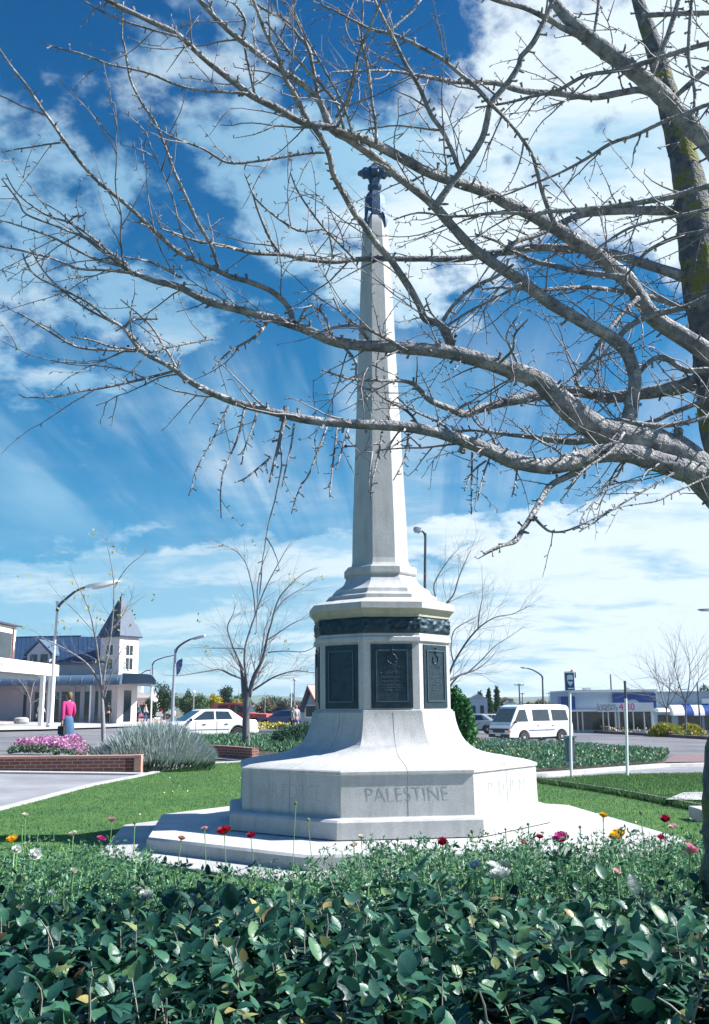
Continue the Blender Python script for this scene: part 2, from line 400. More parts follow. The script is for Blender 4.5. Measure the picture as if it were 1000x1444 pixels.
M['bronze_blue'] = mat('weathered_copper_bronze', (.05, .095, .16), .5, metal=.35, scale=10, var=.3, bump=.3, bscale=60)
M['iron'] = mat('dark_iron', (.05, .06, .08), .55, metal=.5)
M['concrete'] = mat('pale_concrete', (.39, .385, .38), .92, macro=(.8, (.78, .79, .80), (1.05, 1.05, 1.04)), scale=2.2, var=.12, bump=.3, bscale=120, spec=.2)
M['kerb'] = mat('kerb_concrete', (.36, .36, .35), .92, scale=4, var=.16, bump=.3, bscale=60)
M['asphalt'] = mat('asphalt', (.15, .152, .165), .95, macro=(.22, (.72, .74, .78), (1.12, 1.1, 1.08)), scale=.5, var=.14, bump=.4, bscale=120, spec=.2)
M['path'] = mat('path_seal', (.22, .225, .24), .93, macro=(.35, (.70, .72, .76), (1.12, 1.1, 1.08)), scale=.9, var=.14, bump=.3, bscale=90)
M['grass'] = mat('lawn_grass', (.062, .14, .045), .95, macro=(.55, (.75, .82, .85), (1.25, 1.12, .95)), scale=7, var=.28, bump=.9, bscale=55, spec=.15)
M['blade'] = ramp_mat('grass_blades', [(0, (.03, .09, .032)), (.5, (.06, .15, .05)), (.93, (.12, .22, .075)), (1, (.26, .27, .12))], .7, .2, .25)
M['soil'] = mat('soil', (.05, .042, .032), .95, scale=12, var=.4, bump=.8, bscale=40)
M['earth'] = mat('distant_ground', (.10, .12, .09), .95, scale=.02, var=.25)
M['hill'] = mat('hill_bush', (.05, .09, .06), .95, scale=.012, var=.4)
M['brick'] = brick_mat('red_brick', (.22, .075, .055), (.16, .05, .04), (.30, .26, .23))
M['brick_light'] = mat('pale_pink_brick_cap', (.42, .24, .19), .85, scale=20, var=.2, bump=.3)
M['pinkpave'] = brick_mat('pink_paving', (.50, .26, .22), (.42, .22, .19), (.38, .30, .27), bw=.4, bh=.2)
M['darkpave'] = brick_mat('dark_paving', (.17, .095, .10), (.12, .07, .08), (.20, .17, .17), bw=.24, bh=.12)
M['white'] = mat('white_paint', (.80, .79, .77), .5, scale=1.5, var=.04, bump=.05)
M['cream'] = mat('cream_paint', (.78, .70, .62), .6, scale=1.2, var=.05)
M['pinkwall'] = mat('pale_pink_wall', (.46, .46, .52), .75, scale=1.2, var=.07, bump=.1)
M['bluewall'] = mat('pale_blue_wall', (.34, .44, .52), .7, scale=.8, var=.06)
M['bluesign'] = mat('dark_blue_panel', (.010, .055, .24), .4, scale=2, var=.15)
M['roof'] = None
M['glass'] = mat('shop_glass', (.012, .022, .03), .12, spec=.8, scale=1.2, var=.5)
M['carglass'] = mat('car_glass', (.03, .045, .06), .05, spec=.9, var=.2)
M['carwhite'] = mat('white_car_paint', (.78, .78, .77), .22, spec=.6, coat=.5, var=.02)
M['carred'] = mat('red_car_paint', (.50, .03, .03), .25, spec=.6, coat=.5, var=.05)
M['carblue'] = mat('blue_car_paint', (.03, .07, .22), .25, spec=.6, coat=.5, var=.05)
M['carsilver'] = mat('silver_car_paint', (.38, .42, .45), .3, metal=.4, var=.05)
M['tyre'] = mat('tyre_rubber', (.018, .018, .02), .85, var=.2)
M['rim'] = mat('wheel_trim', (.45, .46, .48), .35, metal=.6)
M['black'] = mat('black_plastic', (.02, .022, .026), .5)
M['bluestripe'] = mat('blue_stripe', (.03, .05, .25), .4)
M['orange'] = mat('orange_lens', (.75, .20, .02), .25)
M['redlens'] = mat('red_lens', (.45, .02, .02), .25)
M['lens'] = mat('headlight_glass', (.55, .58, .6), .12, spec=.9)
M['plate'] = mat('number_plate', (.7, .7, .66), .5)
M['steel'] = mat('galvanised_steel', (.42, .45, .48), .45, metal=.6, scale=8, var=.15)
M['lampgrey'] = mat('lamp_pole_grey', (.33, .37, .42), .5, metal=.2, scale=5, var=.15)
M['lampdark'] = mat('dark_lamp_paint', (.05, .06, .09), .5)
M['woodpost'] = mat('weathered_timber', (.30, .30, .29), .85, scale=12, var=.3, bump=.4)
M['skin'] = mat('skin', (.52, .32, .24), .6, var=.05)
def rooft(name, c):
    mt = mat(name, c, .5, scale=.8, var=.12, metal=.0, spec=.4); return mt
M['roof'] = rooft('blue_painted_roof', (.018, .045, .10)); M['awning'] = rooft('blue_grey_awning', (.07, .12, .18)); M['spire'] = rooft('slate_blue_spire', (.045, .075, .12))
M['redroof'] = rooft('faded_red_tile_roof', (.48, .22, .19))
# ---------------------------------------------------------------- the ground
def grid_axis(vals): return sorted(set(vals))
gx = grid_axis([-4000, -2500, -1500, -900, -500, -300, -200, -140, -100, -80, -60] + [i * 2 - 46 for i in range(47)] + [60, 80, 100, 140, 200, 300, 500, 900, 1500, 2500, 4000])
gy = grid_axis([-300, -100, -40, -20, -10] + [i - 5 for i in range(40)] + [35 + 3 * i for i in range(30)] + [130, 150, 200, 300, 500, 900, 1500, 2500, 4200])
mb = MB(); vs = []
for y in gy:
    for x in gx: vs.append((x, y, g(x, y) - .06))
nx = len(gx)
mb.add(vs, [(j * nx + i, j * nx + i + 1, (j + 1) * nx + i + 1, (j + 1) * nx + i) for j in range(len(gy) - 1) for i in range(nx - 1)])
tag(mb.build('ground', M['earth'], recalc=False), kind='structure')
def W2(pts): return [Vector((x, y, g(x, y))) for x, y in pts]
tag(ribbon(W2([(-48, 12.5), (46, 12.5)]), W2([(-48, 120), (46, 120)]), 0, 95, 108).build('road', M['asphalt'], recalc=False), kind='structure')
lawn_edge = Gs((-60, 1160), (0, 1146), (60, 1130), (130, 1111), (190, 1099), (230, 1090), (290, 1079), (345, 1076)) 
wall_line = Gs((640, 1089), (757, 1105), (860, 1121), (985, 1146), (1120, 1176))
tag(ribbon(W2([(-7.2, 6.8), (7, 6.8)]), lawn_edge + [G(480, 1078)] + wall_line, .03, 120, 60).build('lawn', M['grass'], recalc=False), kind='structure')
tag(strip([p + Vector((-.06, .1, 0)) for p in lawn_edge], .16, .055).build('lawn_kerb', M['kerb'], flat=True), kind='structure')
pth = ribbon([p + Vector((0, .1, 0)) for p in lawn_edge[:-1]], Gs((-70, 1090), (60, 1089), (193, 1091), (290, 1070)), .012, 60, 20)
tag(pth.build('side_path', M['path'], recalc=False), kind='structure')
# far footpath by the shops
tag(ribbon(Gs((-80, 1034), (60, 1031), (140, 1028), (236, 1024)), Gs((-80, 1020), (60, 1020), (140, 1019.5), (236, 1018)), .10, 50, 8).build('shop_footpath', M['cream'] if 0 else M['concrete'], recalc=False), kind='structure')
tag(ribbon(Gs((-80, 1020), (60, 1020), (140, 1019.5), (236, 1018)), Gs((-80, 1010), (60, 1010), (140, 1010.5), (200, 1011)), .11, 50, 8).build('shop_paving', M['pinkpave'], recalc=False, uvbox=True), kind='structure')
# right-hand side: kerb, path, second lawn, retaining edge
kerbR = Gs((600, 1094), (700, 1097), (760, 1096), (850, 1089), (935, 1082), (1010, 1080), (1120, 1082))
tag(strip(kerbR, .45, .10).build('path_kerb', M['kerb'], flat=True), kind='structure')
l2hi = Gs((770, 1107), (800, 1103), (870, 1098), (1000, 1095.5), (1120, 1098))
tag(ribbon([p + Vector((.03, .07, 0)) for p in wall_line[1:]], l2hi, .10, 60, 20).build('upper_lawn', M['grass'], recalc=False), kind='structure')
tag(ribbon([p - Vector((0, .1, 0)) for p in l2hi], [p - Vector((0, .28, 0)) for p in kerbR[2:]], .02, 50, 8).build('garden_path', M['path'], recalc=False), kind='structure')
tag(ribbon(Gs((650, 1047), (705, 1049), (790, 1052)), Gs((650, 1042), (705, 1043.5), (790, 1046)), .04, 20, 4).build('traffic_island', M['concrete'], recalc=False), kind='structure')
tag(ribbon(Gs((938, 1078), (1010, 1077), (1120, 1079)), Gs((950, 1067), (1010, 1066), (1120, 1066)), .07, 30, 8).build('brick_paving', M['darkpave'], recalc=False, uvbox=True), kind='structure')
tag(ribbon(Gs((940, 1140), (1010, 1141)), Gs((965, 1129), (1010, 1128)), .13, 12, 8).build('paving_slab', M['concrete'], recalc=False), kind='structure')
# timber retaining edge along the lawn
o = strip(wall_line[1:], .04, .125).build('retaining_edge', M['woodpost'], flat=True)
tag(o, 'low grey timber edging holding up the right-hand lawn', 'garden edging')
# concrete block at its near end
b = G(1002, 1164); mb = MB(); mb.box((b.x + .15, b.y + .3, b.z + .09), (.5, .45, .2)); 
tag(mb.build('concrete_block', M['concrete'], bevel=.02), 'low concrete block half hidden behind the tree trunk at the end of the timber edging', 'block')
# hills
def hill(name, x0, x1, y0, hts, seed):
    n = 90; mb = MB(); vs = []; random.seed(seed)
    for i in range(n):
        t = i / (n - 1); x = x0 + (x1 - x0) * t; k = t * (len(hts) - 1); a = int(min(k, len(hts) - 2)); hh = hts[a] + (hts[a + 1] - hts[a]) * (k - a)
        for j, (q, z) in enumerate(((0, -3), (.25, .35), (.5, .75), (.8, 1), (1.4, .9), (2.4, 0))):
            y = y0 + q * 500; zz = z * hh * (1 + .16 * noise.noise(Vector((x / 190, y / 300, seed)))) + 7 * z * noise.noise(Vector((x / 60, y / 90, seed + 3)))
            vs.append((x, y, zz if j else -6))
    mb.add(vs, [(i * 6 + j, (i + 1) * 6 + j, (i + 1) * 6 + j + 1, i * 6 + j + 1) for i in range(n - 1) for j in range(5)])
    tag(mb.build(name, M['hill'], sharp=180), kind='structure')
hill('hills', -1900, 1900, 2600, [38, 46, 44, 40, 36, 42, 30, 24, 20, 18, 20, 24, 22, 20, 24, 30], 4)

# ---------------------------------------------------------------- the memorial
MC = Vector((.313, 12.143, 0)); YAW = R(7.24)
mem = thing('war_memorial', 'tall pale stone memorial obelisk with bronze plaques and a dark cross on top', 'war memorial', MC)
def octr(p, z, c=MC, yaw=YAW):
    r = p / math.cos(math.pi / 8)
    return [c + Vector((r * math.sin(yaw + math.pi / 8 + k * math.pi / 4), -r * math.cos(yaw + math.pi / 8 + k * math.pi / 4), z)) for k in range(8)]
def octloft(prof, mb=None, cap=True):
    mb = mb or MB(); mb.loft([octr(p, z) for p, z in prof], cap); return mb
def face(k):
    """normal, across and centre axis of side k (0 is the one facing the camera, 1 to its right, -1 to its left)"""
    a = YAW + k * math.pi / 4; n = Vector((math.sin(a), -math.cos(a), 0)); u = Vector((math.cos(a), math.sin(a), 0)); return n, u
octloft([(2.68, -.05), (2.69, .175), (2.67, .20)]).build('platform', M['stone'], mem, bevel=0)
octloft([(1.79, .2), (1.83, .212), (1.825, .375), (1.80, .397), (1.71, .408), (1.71, .412)]).build('plinth_step', M['stone'], mem, sharp=25)
octloft([(1.692, .405), (1.685, .825), (1.70, .835), (1.70, .862), (1.685, .875)]).build('plinth', M['stone'], mem, sharp=25)
fl = [(1.675, .875), (1.61, .90), (1.48, .925), (1.36, .943), (1.24, .965), (1.13, .992), (1.05, 1.022), (.99, 1.062), (.94, 1.11), (.90, 1.17), (.865, 1.25), (.84, 1.34), (.825, 1.43), (.825, 1.455)]
octloft(fl).build('curved_base', M['stone'], mem, sharp=28)
octloft([(.805, 1.455), (.805, 1.475), (.782, 1.482), (.782, 2.255), (.808, 2.267), (.808, 2.31), (.79, 2.33), (.79, 2.355)]).build('die', M['stone'], mem, sharp=20)
octloft([(.77, 2.355), (.77, 2.54), (.80, 2.55), (.80, 2.58), (.82, 2.605), (.85, 2.64)]).build('moulding', M['stone_under'], mem, sharp=20)
octloft([(.85, 2.64), (.86, 2.645), (.86, 2.715), (.66, 2.785), (.66, 2.83), (.61, 2.845), (.585, 2.87), (.575, 2.91), (.52, 2.945), (.47, 2.985), (.43, 3.04), (.408, 3.095),
         (.42, 3.10), (.432, 3.12), (.432, 3.19), (.42, 3.205), (.37, 3.215), (.345, 3.25), (.333, 3.31)]).build('stepped_cap', M['stone'], mem, sharp=22)
octloft([(.333, 3.31), (.325, 3.72), (.172, 7.65), (.166, 7.82), (.160, 7.88), (.142, 7.94), (.128, 7.97)]).build('shaft', M['stone'], mem, sharp=20)
# frieze of cast bronze foliage: a modelled band
def frieze():
    n = 8 * 26; rows = 12; vs = []; fs = []
    ring = octr(.782, 0)
    for j in range(rows + 1):
        z = 2.362 + .178 * j / rows; e = math.sin(math.pi * min(1, max(0, j / rows))) ** .35
        for i in range(n):
            k = i // 26; t = (i % 26) / 26; a = ring[k]; b = ring[(k + 1) % 8]; p = a.lerp(b, t); d = Vector((p.x - MC.x, p.y - MC.y, 0)).normalized()
            q = noise.noise(Vector((p.x * 24, p.y * 24, z * 24))) + .6 * noise.noise(Vector((p.x * 40, p.y * 40, z * 40 + 5)))
            p = p + d * (.004 + .026 * e * (.5 + 1.0 * q)); vs.append((p.x, p.y, z))
    for j in range(rows):
        for i in range(n): fs.append((j * n + i, j * n + (i + 1) % n, (j + 1) * n + (i + 1) % n, (j + 1) * n + i))
    return MB().add(vs, fs)
frieze().build('frieze', M['bronze'], mem, sharp=60)
# plaques
for k in range(8):
    n, u = face(k); o = MC + n * .782; s = .242
    mb = MB(); mb.fbox(o, u, Z, n, (-s, s), (1.50, 2.23), (-.01, .012)); pq = mb.build('plaque', M['bronze'], mem, bevel=.003)
    if k in (0, 1, 7, 2, 6):
        mb = MB(); t0, t1 = .011, .022; i = s - .055
        for a, b in (((-i, -i + .014), (1.57, 2.165)), ((i - .014, i), (1.57, 2.165)), ((-i, i), (1.57, 1.584)), ((-i, i), (2.151, 2.165))):
            mb.fbox(o, u, Z, n, a, b, (t0, t1 + (.001 if a[0] == -i and a[1] == i else 0)))
        bm_ = mb
        if k != 7:
            mb = MB(); c = o + n * .016 + Z * 2.06
            mb.tube([c + u * (.055 * math.cos(t)) + Z * (.055 * math.sin(t)) for t in [2 * math.pi * q / 20 for q in range(21)]], .008, 6)
            for q in range(9):
                t = 2 * math.pi * q / 9; mb.tube([c + (u * math.cos(t) + Z * math.sin(t)) * .05, c + (u * math.cos(t) + Z * math.sin(t)) * .07 + n * .01], [.012, .003], 5)
            mb.tube([c + Z * .06, c + Z * .14 + n * .004], [.02, .006], 5); mb.tube([c - u * .04 + Z * .10, c + u * .04 + Z * .10], .01, 5)
            mb.build('wreath', M['bronze'], pq)
        if k in (0, 1):
            random.seed(k + 5)
            rows_ = [(1.955, .030, .24), (1.885, .034, .26), (1.835, .026, .24), (1.79, .022, .22), (1.755, .018, .26), (1.725, .018, .24), (1.695, .018, .2)]
            lines = ["GREATER LOVE", "HATH NO MAN", "THAN THIS", "THAT A MAN LAY", "DOWN HIS LIFE"] if 0 else None
            mb = MB()
            for z, hh, ww in rows_:       # the raised lettering cannot be read in the photograph: short strokes only
                x = -ww / 2
                while x < ww / 2:
                    lw = random.uniform(.5, .8) * hh
                    for (a0, b0, a1, b1) in random.sample([(0, 0, 0, 1), (0, 0, 1, 1), (1, 0, 1, 1), (0, 1, 1, 1), (0, .5, 1, .5), (0, 1, .5, 0)], 3):
                        mb.tube([o + n * .013 + u * (x + a0 * lw) + Z * (z + b0 * hh), o + n * .013 + u * (x + a1 * lw) + Z * (z + b1 * hh)], .0018, 4)
                    x += lw * (1.5 if random.random() > .2 else 2.4)
            mb.tube([o + n * .012 + u * -.13 + Z * 1.69, o + n * .012 + u * -.13 + Z * 1.98], .0012, 4); bm_.add(mb.v, mb.f)
        bm_.build('border', M['bronze_light'], pq)
# carved names on the plinth
for k, body, wd in ((0, 'PALESTINE', .86), (-1, 'AIR FORCE', .86), (1, 'BELGIUM', .80)):
    n, u = face(k); text('carved_lettering', body, .155, M['letter'], mem, MC + n * 1.689 + Z * .64, u, Z, n, ext=.0011, width=wd, thin=-.028)
# mason's joint down the middle of the near faces
for k in (0, 1, -1, 2):
    n, u = face(k); pts = [MC + n * (p - .0015) + Z * z for p, z in [(1.692, .41), (1.685, .825), (1.70, .84), (1.70, .862), (1.68, .876)] + fl[1:]]
    MB().tube(pts, .004, 5).build('joint', M['joint'], mem)
# iron rod through the shaft with knobbed ends
zr = P(520, 622, 11.9).z; n, u = face(0); uu = Vector((1, 0, 0))
mb = MB(); mb.tube([MC + uu * -.42 + Z * zr, MC + uu * .44 + Z * zr], .009, 8); mb.lathe(MC + uu * -.42 + Z * (zr - .022), [(.004, 0), (.022, .012), (.024, .022), (.022, .032), (.004, .044)], 8)
mb.tube([MC + uu * .40 + Z * (zr - .03), MC + uu * .40 + Z * (zr + .03)], .012, 6); mb.build('iron_rod', M['iron'], mem)
# bronze cap with draped points and ornate cross
cp = thing('x', None, None) if 0 else None
zz_ = lambda y: P(525, y, MC.y).z
mb = MB(); mb.loft([octr(p, z) for p, z in [(.131, 7.955), (.133, 8.03), (.131, zz_(281)), (.115, zz_(277.5)), (.092, zz_(274)), (.078, zz_(272))]])
ring = octr(.138, 0)
for k in (0, 2, 4, 6):
    a = ring[k]; b = ring[(k + 1) % 8]; mm_ = (a + b) / 2; n_ = Vector((mm_.x - MC.x, mm_.y - MC.y, 0)).normalized(); q_ = (b - a) * .22
    mb.add([a + Z * 8.0, b + Z * 8.0, b + Z * 7.93 + n_ * .03, mm_ + Z * 7.80 + n_ * .045 , a + Z * 7.93 + n_ * .03, mm_ + Z * 7.9 + n_ * .065], [(0, 1, 2, 5, 4), (4, 5, 3), (5, 2, 3)])
    mb.tube([(a + b) / 2 + Z * 8.0, mm_ + Z * 7.92 + n_ * .03, mm_ + Z * 7.80 + n_ * .04], [.05, .045, .012], 6)
mb.build('bronze_cap', M['bronze_blue'], mem, sharp=25)
s_ = wpx(1, MC + Z * 8.5); half = [(0, 231.5), (2.6, 233), (4, 236.5), (6.5, 236.2), (9, 238.6), (12.5, 237.8), (15.5, 238.6), (17.5, 241.5), (21, 243), (23.5, 245), (20.5, 246.6), (17.5, 247.6), (16.5, 250), (13.5, 251), (10.5, 249.6), (8.4, 251.5), (7, 256), (6.8, 261.5), (9.4, 263), (9.6, 265.6), (7.2, 267.4), (7, 273.5)]
mb = MB()
for (a_, dep, sc2) in ((R(2), .085, 1.0), (R(92), .085, .62)):
    d = Vector((math.cos(a_), math.sin(a_), 0)); nn_ = Vector((-d.y, d.x, 0)); L_o = [MC + d * (x * s_ * (sc2 if y < 252 else 1)) + Z * zz_(y) for x, y in half]; R_o = [MC - d * (x * s_ * (sc2 if y < 252 else 1)) + Z * zz_(y) for x, y in half[::-1][:-1]]
    mb.prism([p - nn_ * dep / 2 for p in L_o + R_o], nn_ * dep)
for (x, y, r_) in ((0, 243.5, 7.5), (12.5, 243.5, 5.4), (-12.5, 243.5, 5.4), (18, 244.5, 3.2), (-18, 244.5, 3.2), (0, 235.5, 4.0), (0, 253, 6.2), (14, 248.5, 2.6), (-14, 248.5, 2.6)):
    c_ = MC + Vector((x * s_, 0, zz_(y))); rr_2 = r_ * s_; mb.lathe(c_, [(rr_2 * math.cos(q), rr_2 * math.sin(q)) for q in (-1.55, -.9, -.3, .3, .9, 1.55)], 10)
mb.lathe(MC, [(.062, zz_(273.5)), (.066, zz_(268)), (.09, zz_(266)), (.092, zz_(264)), (.066, zz_(262)), (.06, zz_(255))], 12)
mb.build('cross', M['bronze_blue'], mem, sharp=50)
# low apron round the platform
ap = MB(); ap.loft([octr(3.17, -.04), octr(3.17, .055), octr(3.15, .062)]); tag(ap.build('memorial_apron', M['concrete'], flat=True), kind='structure')
# ---------------------------------------------------------------- the bare tree overhead
def bark(name, c1, c2, lich, amount):
    mt = mat(name, c1, .85, scale=26, col2=c2, bump=1.0, bscale=85, spec=.2, macro=(11, (.55, .58, .62), (1.15, 1.13, 1.1)))
    nt2 = mt.node_tree; L2 = nt2.links; b = nt2.nodes['Principled BSDF']; prev = b.inputs['Base Color'].links[0].from_socket
    tcn = [n for n in nt2.nodes if n.type == 'TEX_COORD'][0]
    q = nd(nt2, 'ShaderNodeTexNoise'); q.inputs['Scale'].default_value = 5.5; q.inputs['Detail'].default_value = 7; q.inputs['Roughness'].default_value = .7; L2.new(tcn.outputs['Object'], q.inputs['Vector'])
    rr = nd(nt2, 'ShaderNodeValToRGB'); rr.color_ramp.elements[0].position = amount; rr.color_ramp.elements[0].color = (0, 0, 0, 1); rr.color_ramp.elements[1].position = amount + .06; rr.color_ramp.elements[1].color = (1, 1, 1, 1)
    L2.new(q.outputs['Fac'], rr.inputs['Fac']); mx = nd(nt2, 'ShaderNodeMix', data_type='RGBA'); L2.new(rr.outputs[0], mx.inputs[0]); L2.new(prev, mx.inputs[6]); mx.inputs[7].default_value = (*lich, 1)
    L2.new(mx.outputs[2], b.inputs['Base Color']); return mt
M['trunkbark'] = bark('lichened_bark', (.28, .28, .29), (.11, .115, .125), (.20, .20, .06), .50)
M['bark'] = bark('grey_bark', (.50, .49, .49), (.15, .155, .165), (.20, .19, .07), .68)
M['twig'] = mat('pale_twig', (.30, .27, .27), .7, scale=14, col2=(.13, .12, .125))
def cr_spline(pts, sub):
    """Catmull-Rom through (x, y, z, r) tuples"""
    P_ = [np.array(p, float) for p in pts]; out = []
    for i in range(len(P_) - 1):
        p0 = P_[max(0, i - 1)]; p1 = P_[i]; p2 = P_[i + 1]; p3 = P_[min(len(P_) - 1, i + 2)]
        for s in range(sub):
            t = s / sub; out.append(.5 * (2 * p1 + (p2 - p0) * t + (2 * p0 - 5 * p1 + 4 * p2 - p3) * t * t + (3 * p1 - p0 - 3 * p2 + p3) * t ** 3))
    out.append(P_[-1]); return out
tb = P(1040, 1330, 3.55); tb.z = .12
tree = thing('overhanging_tree', 'bare tree with lichened trunk at the right edge, its spurred branches reaching across the sky', 'tree', tb)
def trace(pts, d0, d1, dm=None):
    """photo tracing -> world points with a depth of their own: (px, py, width px)"""
    n = len(pts); L_ = [0]
    for a, b in zip(pts, pts[1:]): L_.append(L_[-1] + math.hypot(b[0] - a[0], b[1] - a[1]))
    out = []
    for (x, y, w_), l in zip(pts, L_):
        t = l / L_[-1]; D = d0 + (d1 - d0) * t + (0 if dm is None else dm * math.sin(math.pi * t)); p = P(x, y, D)
        out.append((p.x, p.y, p.z, wpx(w_, p) / 2))
    return out
spurs = MB(); twigs = MB()
def spur(p, t, r, rnd, k=1.0):
    a = t.orthogonal().normalized(); a = Matrix.Rotation(rnd.uniform(0, 6.28), 3, t) @ a
    d = (a + t * rnd.uniform(.1, .8)).normalized(); l = rnd.uniform(.009, .022) * k; rr = min(.0050, max(.0021, r * .75)) * k ** .5
    spurs.tube([p + a * r * .5, p + a * r + d * l * .6, p + a * r + d * l], [rr * .95, rr * .8, rr * 1.2 if rnd.random() < .5 else rr * .5], 4)
    if rnd.random() < .3: spurs.tube([p + a * r + d * l * .7, p + a * r + d * l * .7 + (d + Vector((rnd.uniform(-1, 1), rnd.uniform(-1, 1), rnd.uniform(-.3, 1)))).normalized() * l * .5], [rr * .6, rr * .3], 4)
def twig(p, d, ln, r, rnd, droop=0.0, depth=0):
    seg = .038; n = max(3, int(ln / seg)); pts = [p]; rad = [r]; d = d.normalized(); q = p
    for i in range(n):
        d = (d + Vector((rnd.uniform(-1, 1), rnd.uniform(-1, 1), rnd.uniform(-1, 1))) * .20 + Vector((0, 0, -droop * .1 + .02 * (droop == 0)))).normalized()
        q = q + d * seg; pts.append(q); rad.append(r * (1 - .62 * (i + 1) / n))
        if rnd.random() < .8: spur(q, d, rad[-1], rnd, .75)
        if depth < 1 and ln > .22 and rnd.random() < .2:
            a = Matrix.Rotation(rnd.uniform(0, 6.28), 3, d) @ d.orthogonal().normalized(); twig(q, d * .7 + a * .7, ln * rnd.uniform(.25, .5), r * .7, rnd, droop, 1)
    twigs.tube(pts, rad, 5)
def branch(pts, d0, d1, dm=None, tw=1.0, ntw=None, name='branch', m_='bark', droop=0.0, twl=(.12, .58), n_=None):
    w_ = trace(pts, d0, d1, dm); mx = max(p[2] for p in pts); sub = 6 if mx > 12 else 4; sp_ = cr_spline(w_, sub); rnd = random.Random(int(pts[0][0] * 7 + pts[0][1] * 3 + len(pts)))
    P_ = [Vector(p[:3]) for p in sp_]; rad = []
    for i, p in enumerate(sp_): rad.append(max(.0009, p[3]) * (1 + .10 * noise.noise(P_[i] * 14) + .06 * noise.noise(P_[i] * 45)))
    mb = MB(); mb.tube(P_, rad, n_ or (14 if mx > 24 else 10 if mx > 10 else 6)); mb.build(name, M[m_], tree, sharp=180, recalc=False)
    kn = MB()
    for i in range(2, len(P_) - 1):
        if rad[i] > .006 and rnd.random() < .5:
            q = Vector((rnd.uniform(-1, 1), rnd.uniform(-1, 1), rnd.uniform(-1, 1))).normalized(); c_ = P_[i] + q * rad[i] * .8; k_ = min(.014, rad[i] * .42); spurs.tube([P_[i] + q * rad[i] * .5, c_, c_ + q * k_ * .7], [k_ * 1.5, k_, k_ * .35], 6)
    tot = sum((b - a).length for a, b in zip(P_, P_[1:])); s = 0; nxt = rnd.uniform(0, .04); nt_ = rnd.uniform(.02, .1)
    for i in range(1, len(P_)):
        sl_ = (P_[i] - P_[i - 1]).length; t = (P_[i] - P_[i - 1]).normalized()
        while nxt < s + sl_:
            k = (nxt - s) / sl_; spur(P_[i - 1].lerp(P_[i], k), t, rad[i], rnd, 1.0 if rad[i] < .012 else 1.35); nxt += rnd.uniform(.022, .05) * (1 if rad[i] < .01 else 1.6)
        while nt_ < s + sl_ and tw > 0:
            k = (nt_ - s) / sl_; p = P_[i - 1].lerp(P_[i], k); a = Matrix.Rotation(rnd.uniform(0, 6.28), 3, t) @ t.orthogonal().normalized()
            dd = (a * .9 + t * rnd.uniform(.3, 1.1) + Vector((-.25, 0, 0))); f = (1 - .5 * nt_ / tot)
            twig(p, dd, rnd.uniform(*twl) * f, min(rad[i] * .55, rnd.uniform(.0024, .0042)), rnd, droop if dd.z < 0 else 0)
            nt_ += rnd.uniform(.06, .16) / tw
        s += sl_
    return P_
T0 = 3.5
trunk = [(1044, 1330, 106), (1044, 1240, 102), (1046, 1150, 104), (1045, 1085, 104), (1054, 1030, 98), (1062, 980, 96), (1064, 880, 96), (1061, 780, 94), (1054, 690, 90), (1028, 610, 76), (1012, 540, 62), (1003, 470, 56), (994, 410, 58), (985, 350, 54), (978, 290, 50), (966, 230, 40), (950, 170, 34), (935, 110, 28), (920, 60, 24), (906, 20, 19), (893, -20, 15), (875, -80, 12)]
branch(trunk, T0, T0 + .25, tw=0, name='trunk', m_='trunkbark', n_=20)
branch([(1044, 720, 60), (1005, 680, 56), (950, 637, 50), (905, 622, 46), (870, 613, 44), (840, 603, 38), (805, 578, 34), (775, 550, 30), (755, 534, 27), (700, 515, 24), (635, 497, 21), (560, 490, 18), (500, 486, 16), (467, 480, 15), (425, 462, 14), (387, 450, 12), (350, 440, 12), (295, 425, 11), (250, 404, 10), (217, 396, 8), (190, 385, 7)], T0, 3.0, -.1, tw=1.0, m_='trunkbark' if 0 else 'bark')
branch([(985, 668, 34), (930, 652, 32), (890, 640, 28), (845, 640, 26), (780, 657, 24), (725, 650, 22), (690, 635, 20), (650, 620, 18), (600, 606, 16), (550, 600, 15), (500, 598, 13), (435, 592, 12), (380, 580, 11), (325, 565, 10), (275, 542, 8.5), (240, 517, 7.5), (200, 495, 6), (175, 462, 5)], T0 - .1, 2.8, -.15, tw=.9)
branch([(872, 622, 24), (884, 600, 23), (893, 560, 20), (895, 530, 19), (884, 497, 20), (865, 478, 20), (840, 463, 18), (820, 453, 18), (770, 423, 18), (735, 396, 17), (700, 374, 16), (665, 348, 15), (635, 316, 14), (612, 290, 13), (585, 267, 12), (562, 250, 12), (542, 232, 12), (515, 212, 12), (490, 195, 12), (467, 180, 12), (450, 142, 10), (422, 115, 9), (385, 91, 8.5), (350, 65, 8), (317, 38, 7.5), (282, 0, 7), (255, -40, 6)], 3.35, 2.7, .1, tw=.9)
branch([(470, 181, 9), (457, 178, 9), (425, 172, 10), (390, 152, 10), (355, 135, 9), (325, 112, 9), (287, 82, 8), (250, 48, 8), (212, 30, 7), (175, 12, 6), (140, -6, 5)], 2.95, 2.6, 0, tw=.7)
branch([(1040, 540, 34), (1000, 500, 28), (965, 476, 25), (925, 450, 24), (905, 425, 22), (885, 395, 23), (857, 372, 21), (832, 352, 20), (807, 337, 19), (780, 320, 19), (750, 303, 18), (712, 285, 17), (687, 271, 16), (650, 259, 16), (605, 243, 15), (565, 222, 14), (527, 202, 13), (498, 190, 11), (470, 181, 9)], 3.6, 2.95, .15, tw=1.0)
